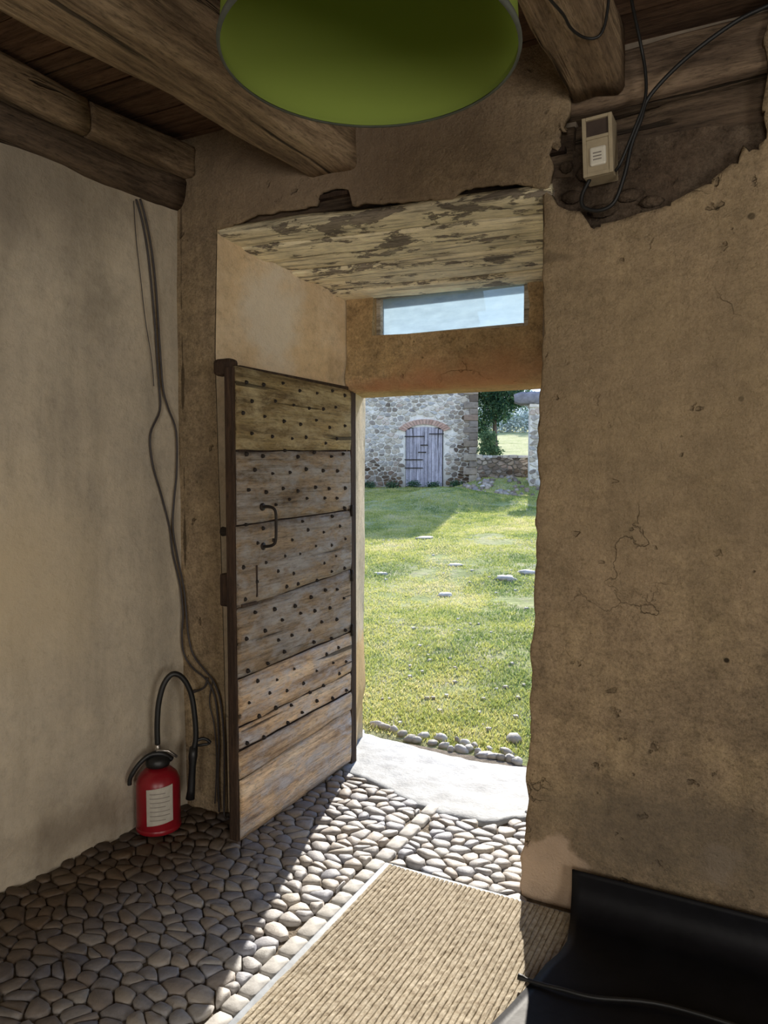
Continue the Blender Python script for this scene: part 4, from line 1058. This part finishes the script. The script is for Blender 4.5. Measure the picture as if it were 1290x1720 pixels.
# ------------------------------------------------------------------ barn
M['barnstone'] = stone_mat('barn_stone', [(.24, .20, .17), (.55, .48, .38), (.42, .41, .40), (.72, .65, .53), (.28, .25, .23), (.80, .75, .66), (.52, .40, .32)], .5, 6, .02, .9, .15, True)
M['mortar'] = plaster('barn_mortar', (.80, .75, .66), (.70, .64, .54), (.86, .82, .75), .6, False, [((-1.4, 0, .95), .5, .2, 2.5, .35, (.12, 0, 1), (.24, .21, .17), .75), ((1.0, 0, 2.5), .45, .15, 3, .3, (1, 0, .12), (.32, .28, .23), .6)], True)
M['mortar_dark'] = plaster('brown_shade_mortar', (.20, .17, .13), (.15, .13, .10), (.26, .22, .18), .6, False, (), False)  # dark brown, with the low walls' shade put into the colour
M['brick'] = stone_mat('arch_brick', [(.42, .25, .19), (.52, .35, .27), (.48, .31, .24)], .7, 9, .01, .9, .15)
M['barndoor'] = wood('grey_barn_wood', (.22, .20, .22), (.40, .37, .41), (.54, .51, .55), 2, .8, bumpd=.006, tintvar=.5)
M['roof'] = stone_mat('roof_slate', [(.2, .17, .15), (.3, .26, .23)], .7, 5, .02)
bx_, by_ = W(0, 24)
barn = thing('stone_barn', (bx_, by_, 0), 'tall rubble stone barn across the yard with a brick arched doorway', 'building', RZ)
b = MB(); b.box(-8.0, 1.06, .04, 7, .3, 6.6); b.build('wall', M['mortar'], barn)
b = MB(); b.add([(-8.2, -.25, 6.5), (1.3, -.25, 6.5), (1.3, 3.6, 8.6), (-8.2, 3.6, 8.6), (-8.2, -.25, 6.62), (1.3, -.25, 6.62), (1.3, 3.6, 8.72), (-8.2, 3.6, 8.72)], [(0,3,2,1),(4,5,6,7),(0,1,5,4),(1,2,6,5),(2,3,7,6),(3,0,4,7)])
b.add([(-8.2, 7.25, 6.5), (1.3, 7.25, 6.5), (1.3, 3.6, 8.6), (-8.2, 3.6, 8.6), (-8.2, 7.25, 6.62), (1.3, 7.25, 6.62), (1.3, 3.6, 8.72), (-8.2, 3.6, 8.72)], [(0,1,2,3),(4,7,6,5),(0,4,5,1),(1,5,6,2),(2,6,7,3),(3,7,4,0)])
b.build('roof', M['roof'], barn)
DXC, DHW, DZ0, DZ1 = -.62, .60, .98, 2.78      # door centre, half width, foot, springing
def arch_z(x, r0): # underside of arch, segmental
    k = (x-DXC)/DHW; return DZ1+.10*(1-k*k)
rnd = random.Random(9)
pts = jitter_pts(-8.0, 1.1, .5, 4.6, .17, rnd, .38)*np.array([1, 1])
cells = voronoi(pts, 1.32, .80, .17)
cl = []
for pl in cells:
    if not pl: continue
    x, z = np.mean(pl, 0)
    if x < -7.9 or x > 1.0 or z < .55 or z > 4.5: continue
    if abs(x-DXC) < DHW+.13 and z < DZ1+.02: continue
    if math.hypot((x-DXC)/1.0, (z-(DZ1-.35))/.90) < .92: 
        if z > DZ1-.1: continue
    cl.append((pl, (x, z)))
cl.sort(key=lambda q_: (abs(q_[1][0]+.9)*.7+abs(q_[1][1]-2.4)))
stf = MB(); bgs = []
def bgrime(x, z): return float(np.clip(.95*np.interp(z+.35*float(fbm(x*1.2, z*1.2, 0, 161)), [1.1, 1.75, 2.3], [.9, .35, 0])+.45*np.interp(x+.2*float(fbm(x*2, z*2, 0, 162)), [.2, .6], [0, 1])+max(0, .9*float(fbm(x*2.2, z*2.2, 0, 163))), 0, 1))
for i, (pl, c) in enumerate(cl):
    vs, fs, cc = stone_geo(pl, 7, .012, rnd.uniform(.02, .05), rnd, -.03, 1.0, .1)
    vs = [(v[0], .04-v[2], v[1]) for v in vs]; tn = rnd.random()
    gm = bgrime(c[0], c[1])
    if i < 240: add_grime_shade(link_mesh('stone', vs, fs, M['barnstone'], barn, False, [tn]*len(vs)), [gm]*len(vs))
    else: stf.add(vs, fs, tn); bgs += [gm]*len(vs)
# upper courses and quoins
pts = jitter_pts(-8.0, 1.1, 4.5, 6.6, .22, rnd, .38); 
for pl in voronoi(pts, 1.4, .8, .22):
    if not pl: continue
    x, z = np.mean(pl, 0)
    if x < -7.9 or x > 1.0 or z > 6.5: continue
    vs, fs, cc = stone_geo(pl, 7, .012, .04, rnd, -.03, 1.0, .1); stf.add([(v[0], .04-v[2], v[1]) for v in vs], fs, rnd.random()); bgs += [bgrime(x, z)]*len(vs)
o = stf.build('outlying_stones', M['barnstone'], barn); o['kind'] = 'stuff'; add_grime_shade(o, bgs)
z = .7; k = 0
while z < 6.4:
    h = rnd.uniform(.16, .26); L = .42 if k % 2 else .24
    b = MB(); b.box(1.06-L, 1.10, -.03+rnd.uniform(-.01, .01), .04+(.45 if k % 2 == 0 else .25), z+.008, z+h-.008, rnd.random()); o = b.build('quoin', M['barnstone'], barn, bevel=.015); add_grime_shade(o, [.45+.3*rnd.random()]*8); z += h; k += 1
# brick arch
nb = 17
for i in range(nb):
    a = R(180-30)-(R(120))*(i+.5)/nb; a0 = R(150)-R(120)*(i+.06)/nb; a1 = R(150)-R(120)*(i+.94)/nb
    cx_, cz_ = DXC, DZ1-.33; r0, r1 = .74, 1.0
    pr_ = [(cx_+r*math.cos(q_)*.98, cz_+r*math.sin(q_)*.62+.08) for r, q_ in ((r0, a0), (r1, a0), (r1, a1), (r0, a1))]
    vs = [(x, -.02+rnd.uniform(-.008, .008), zz) for x, zz in pr_]+[(x, .10, zz) for x, zz in pr_]
    link_mesh('brick', vs, [(0,1,2,3),(7,6,5,4),(0,4,5,1),(1,5,6,2),(2,6,7,3),(3,7,4,0)], M['brick'], barn, False, [rnd.random()]*8)
# door jamb masonry is the wall; the two-leaf plank door
bd = thing('door_2', (0, 0, 0), kind=None); bd.parent = barn; bd.name = 'barn_door'; bd.location = (0, 0, 0)
x = DXC-DHW; i = 0
while x < DXC+DHW-.02:
    wd = .118; top = arch_z(x+wd/2, 0)+.02; bot = .98 if x < DXC+.05 else 1.0
    bot += rnd.uniform(-.03, .03)
    b = MB(); yy0 = .0+(.02 if x > DXC+.06 else -.01)+rnd.uniform(-.004, .004); b.box(x+.005, x+wd-.005, yy0, yy0+.035, bot, top, rnd.random()); b.build('plank', M['barndoor'], bd); x += wd; i += 1
b = MB(); b.box(DXC-DHW-.01, DXC+DHW+.01, .037, .039, .93, DZ1+.1); b.build('dark_gap', M['iron'], bd)
for (xa, xb, z) in ((DXC-DHW-.04, DXC+.0, 2.58), (DXC-DHW-.04, DXC-.05, 1.83), (DXC-DHW-.04, DXC-.05, 1.56), (DXC+.15, DXC+DHW+.03, 2.66), (DXC-.12, DXC+.12, 2.3), (DXC-.2, DXC+.06, 2.07)):
    b = MB(); b.box(xa, xb, -.035, -.012, z, z+.03); b.build('strap_hinge', M['iron'], bd)

# ivy and tree right of the barn
t = NT('leaf'); t.n.remove(t.p)
cc = t.ramp(t.attr(), [(0, (.03, .07, .05)), (.5, (.07, .14, .07)), (1, (.18, .26, .12))])
df = t.n.new('ShaderNodeBsdfDiffuse'); tl = t.n.new('ShaderNodeBsdfTranslucent'); ms = t.n.new('ShaderNodeMixShader'); ms.inputs[0].default_value = .35
t.link(cc, df.inputs[0]); t.link(cc, tl.inputs[0]); t.link(df.outputs[0], ms.inputs[1]); t.link(tl.outputs[0], ms.inputs[2]); t.link(ms.outputs[0], t.out.inputs[0]); M['leaf'] = t.m
M['bark'] = simple('bark', (.12, .09, .07), .9)
def leaves(name, parent, blobs, n, size, mat='leaf', seed=1, tb=.5):
    rg = np.random.RandomState(seed); vs = []; fs = []; ti = []
    tot = sum(b_[3]*b_[4]*b_[5] for b_ in blobs)
    for (cx, cy, cz, rx, ry, rz_) in blobs:
        m_ = int(n*rx*ry*rz_/tot)
        u = rg.normal(size=(m_, 3)); u /= np.linalg.norm(u, axis=1)[:, None]; rad = rg.rand(m_)**.45
        P_ = np.array([cx, cy, cz])+u*rad[:, None]*np.array([rx, ry, rz_])*(1+.25*rg.normal(size=(m_, 1))*.6)
        a = rg.normal(size=(m_, 3)); a /= np.linalg.norm(a, axis=1)[:, None]; b2 = np.cross(a, rg.normal(size=(m_, 3))); b2 /= np.linalg.norm(b2, axis=1)[:, None]
        sz = size*(.6+.8*rg.rand(m_, 1)); base = len(vs)
        Q = np.stack([P_-a*sz, P_+b2*sz*.5, P_+a*sz, P_-b2*sz*.5], 1).reshape(-1, 3)
        vs += [tuple(q_) for q_ in Q]; fs += [(base+4*i, base+4*i+1, base+4*i+2, base+4*i+3) for i in range(m_)]
        tt = np.clip(tb+.3*rg.normal(size=m_), 0, 1); ti += list(np.repeat(tt, 4))
    o = link_mesh(name, vs, fs, M[mat], parent, False, ti); o['kind'] = 'stuff'; return o
tx, ty = W(1.75, 25.6)
tree = thing('evergreen_tree', (tx, ty, .95), 'dark evergreen tree beyond the low wall, against the barn corner', 'tree', RZ)
b = MB(); b.tube([(0, 0, 0), (.03, .02, 1.2), (-.02, .05, 2.4), (.05, 0, 3.6)], [.10, .08, .06, .02], 8); b.build('trunk', M['bark'], tree, True)
leaves('foliage', tree, [(0, 0, 2.6, .62, .6, .55), (.35, .1, 3.1, .75, .6, .6), (-.35, 0, 3.3, .5, .6, .7), (.1, .1, 3.9, .8, .7, .6), (.9, 0, 3.0, .45, .5, .4), (-.4, -.1, 2.0, .28, .4, .5), (-.15, 0, 1.4, .3, .4, .35)], 9000, .055, seed=3, tb=.35)
tx, ty = W(1.24, 23.4)
ivy = thing('ivy_bush', (tx, ty, 1.2), 'leafy shrub growing at the foot of the barn corner behind the low wall', 'shrub', RZ)
b = MB(); b.tube([(0, 0, 0), (.02, 0, .6), (.0, .05, 1.1)], [.03, .02, .01], 6); b.build('stem', M['bark'], ivy, True)
leaves('foliage', ivy, [(.05, 0, .95, .25, .2, .28), (.35, .1, .9, .28, .2, .2), (.15, 0, 1.3, .3, .2, .25)], 2200, .035, seed=5, tb=.75)

# low rubble wall, pier with slab
def rubble_wall(name, s0, s1, d0, z0, z1, thick, cell, label, cat, seed, gr_=.8):  # stone darkening also carries the shade painted on the low walls
    x, y = W(0, d0); root = thing(name, (x, y, 0), label, cat, RZ); rr = random.Random(seed)
    b = MB(); b.box(s0+.03, s1-.03, .03, thick-.03, z0, z1-.04); b.build('core', M['mortar_dark'] if gr_ > .5 else M['mortar'], root)
    pts = jitter_pts(s0-.1, s1+.1, z0, z1+.1, cell, rr, .36)
    for pl in voronoi(pts, 1.35, .8, cell):
        if not pl: continue
        cx_, cz_ = np.mean(pl, 0)
        if cx_ < s0 or cx_ > s1 or cz_ > z1 or cz_ < z0: continue
        pl = [(min(max(q_[0], s0), s1), min(max(q_[1], z0-.1), z1)) for q_ in pl]
        vs, fs, cc = stone_geo(pl, 7, .008, rr.uniform(.02, .05), rr, -.06, 1.0, .1)
        add_grime_shade(link_mesh('stone', [(v[0], .03-v[2], v[1]) for v in vs], fs, M['barnstone'], root, False, [rr.random()]*len(vs)), [gr_*(.7+.5*rr.random())]*len(vs))
    x_ = s0
    while x_ < s1-.02:
        L = min(rr.uniform(.16, .34), s1-x_)
        b = MB(); b.box(x_+.005, x_+L-.005, rr.uniform(-.03, 0), thick+rr.uniform(0, .03), z1-.06, z1+rr.uniform(.01, .05), rr.random()); b.build('coping_stone', M['barnstone'], root, bevel=.012); x_ += L
    return root
rubble_wall('low_stone_wall', 1.0, 2.75, 22.6, .9, 1.93, .4, .16, 'low dark rubble wall between the barn corner and the pale pier', 'wall', 4)
rubble_wall('low_stone_wall', 3.2, 8.0, 22.6, .9, 1.93, .4, .21, 'low dark rubble wall running on to the right behind the pale pier', 'wall', 14)
pier = rubble_wall('stone_pier', 2.44, 3.2, 21.5, .8, 3.36, .5, .19, 'pale rough stone pier at the right edge of the doorway view', 'pier', 6, .15)
x, y = W(2.65, 21.7)
b = MB()
vs = []; L = 12
for k in range(L+1):
    q_ = k/L; xx = -.62+1.3*q_; e_ = 1-.35*(abs(q_-.5)*2)**6
    for yy_, zz_ in ((-.26, -.13), (-.20, -.17), (.24, -.17), (.26, .13), (.16, .19), (-.22, .18), (-.27, .10)):
        vs.append((xx+.02*rnd.uniform(-1, 1), yy_*e_+.02*rnd.uniform(-1, 1), zz_*e_+.015*rnd.uniform(-1, 1)))
fs = [(k*7+a, k*7+(a+1) % 7, (k+1)*7+(a+1) % 7, (k+1)*7+a) for k in range(L) for a in range(7)]+[tuple(range(7))[::-1], tuple(L*7+a for a in range(7))]
M['slabstone'] = stone_mat('grey_slab_stone', [(.20, .19, .21), (.26, .24, .26)], .6, 7, .02)
o = link_mesh('lintel_stone', vs, fs, M['slabstone'], None, True, [.5]*len(vs)); o.location = (x, y, 3.56); o.rotation_euler = (0, 0, RZ)
tag(o, 'long grey stone slab lying on top of the pale pier', 'stone')
# rubble heap
rr = random.Random(12)
x, y = W(1.5, 21.3); heap = thing('rubble_heap', (x, y, 1.0), 'heap of fallen stones on the shaded slope below the low wall', 'rubble')
for i in range(90):
    s_ = rr.uniform(.25, 2.9); d_ = 22.4-rr.random()**1.2*2.6
    o = boulder('stone', s_, d_, rr.uniform(.035, .10), rr.uniform(.04, .09), seed=100+i, mat='barnstone', ax=1.3); add_grime_shade(o, [.35+.5*rr.random()]*len(o.data.vertices)); o.parent = heap; o.location -= heap.location
# weeds at barn foot
for i, (s_, lb) in enumerate(((-2.4, 'dark weed clump at the foot of the barn wall, leftmost by the jamb'), (-1.65, 'dark weed clump at the barn foot, just left of the plank door'), (-.95, 'dark weed clump growing against the left leaf of the barn door'), (-.3, 'dark weed clump growing against the right leaf of the barn door'), (.4, 'dark weed clump at the barn foot, between its door and corner'))):
    x, y = W(s_, 23.75); zz = float(gz(np.array(s_), np.array(23.75)))
    o = thing('weed_clump', (x, y, zz), lb, 'weeds', RZ, 'weeds along the barn foot')
    leaves('foliage', o, [(0, 0, .10, .24, .12, .13)], 260, .03, seed=20+i, tb=.4)
# hedge of pale trees far behind and the hill; haze put into leaf colour
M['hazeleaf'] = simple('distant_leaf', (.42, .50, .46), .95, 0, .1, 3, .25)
t = NT('hazed_foliage'); c = t.ramp(t.attr(), [(0, (.26, .34, .30)), (1, (.56, .62, .58))]); M['farleaf'] = t.done(c, .95, None, .1)
for i, (s_, lb) in enumerate(((2.9, 'hazy pale tree beyond the bright field, leftmost of the row'), (4.2, 'hazy pale tree beyond the bright field, second from the left'), (5.4, 'hazy pale tree beyond the bright field, third from the left'), (6.7, 'hazy pale tree beyond the bright field, nearest the stone pier'))):
    x, y = W(s_, 62+(i % 3)); zz = float(gz(np.array(s_), np.array(62.)))
    o = thing('distant_tree', (x, y, zz), lb, 'tree', RZ, 'row of pale trees beyond the field')
    b = MB(); b.tube([(0, 0, 0), (.05, 0, 1.6), (0, .1, 3.4)], [.10, .07, .02], 6); b.build('trunk', M['bark'], o, True)
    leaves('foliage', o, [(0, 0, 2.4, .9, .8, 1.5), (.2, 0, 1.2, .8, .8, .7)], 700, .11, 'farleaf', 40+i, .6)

x, y = W(5.2, 60); o = thing('distant_hedge', (x, y, float(gz(np.array(5.2), np.array(60.)))), 'pale hazy hedge closing the bright field behind the yard', 'hedge', RZ)
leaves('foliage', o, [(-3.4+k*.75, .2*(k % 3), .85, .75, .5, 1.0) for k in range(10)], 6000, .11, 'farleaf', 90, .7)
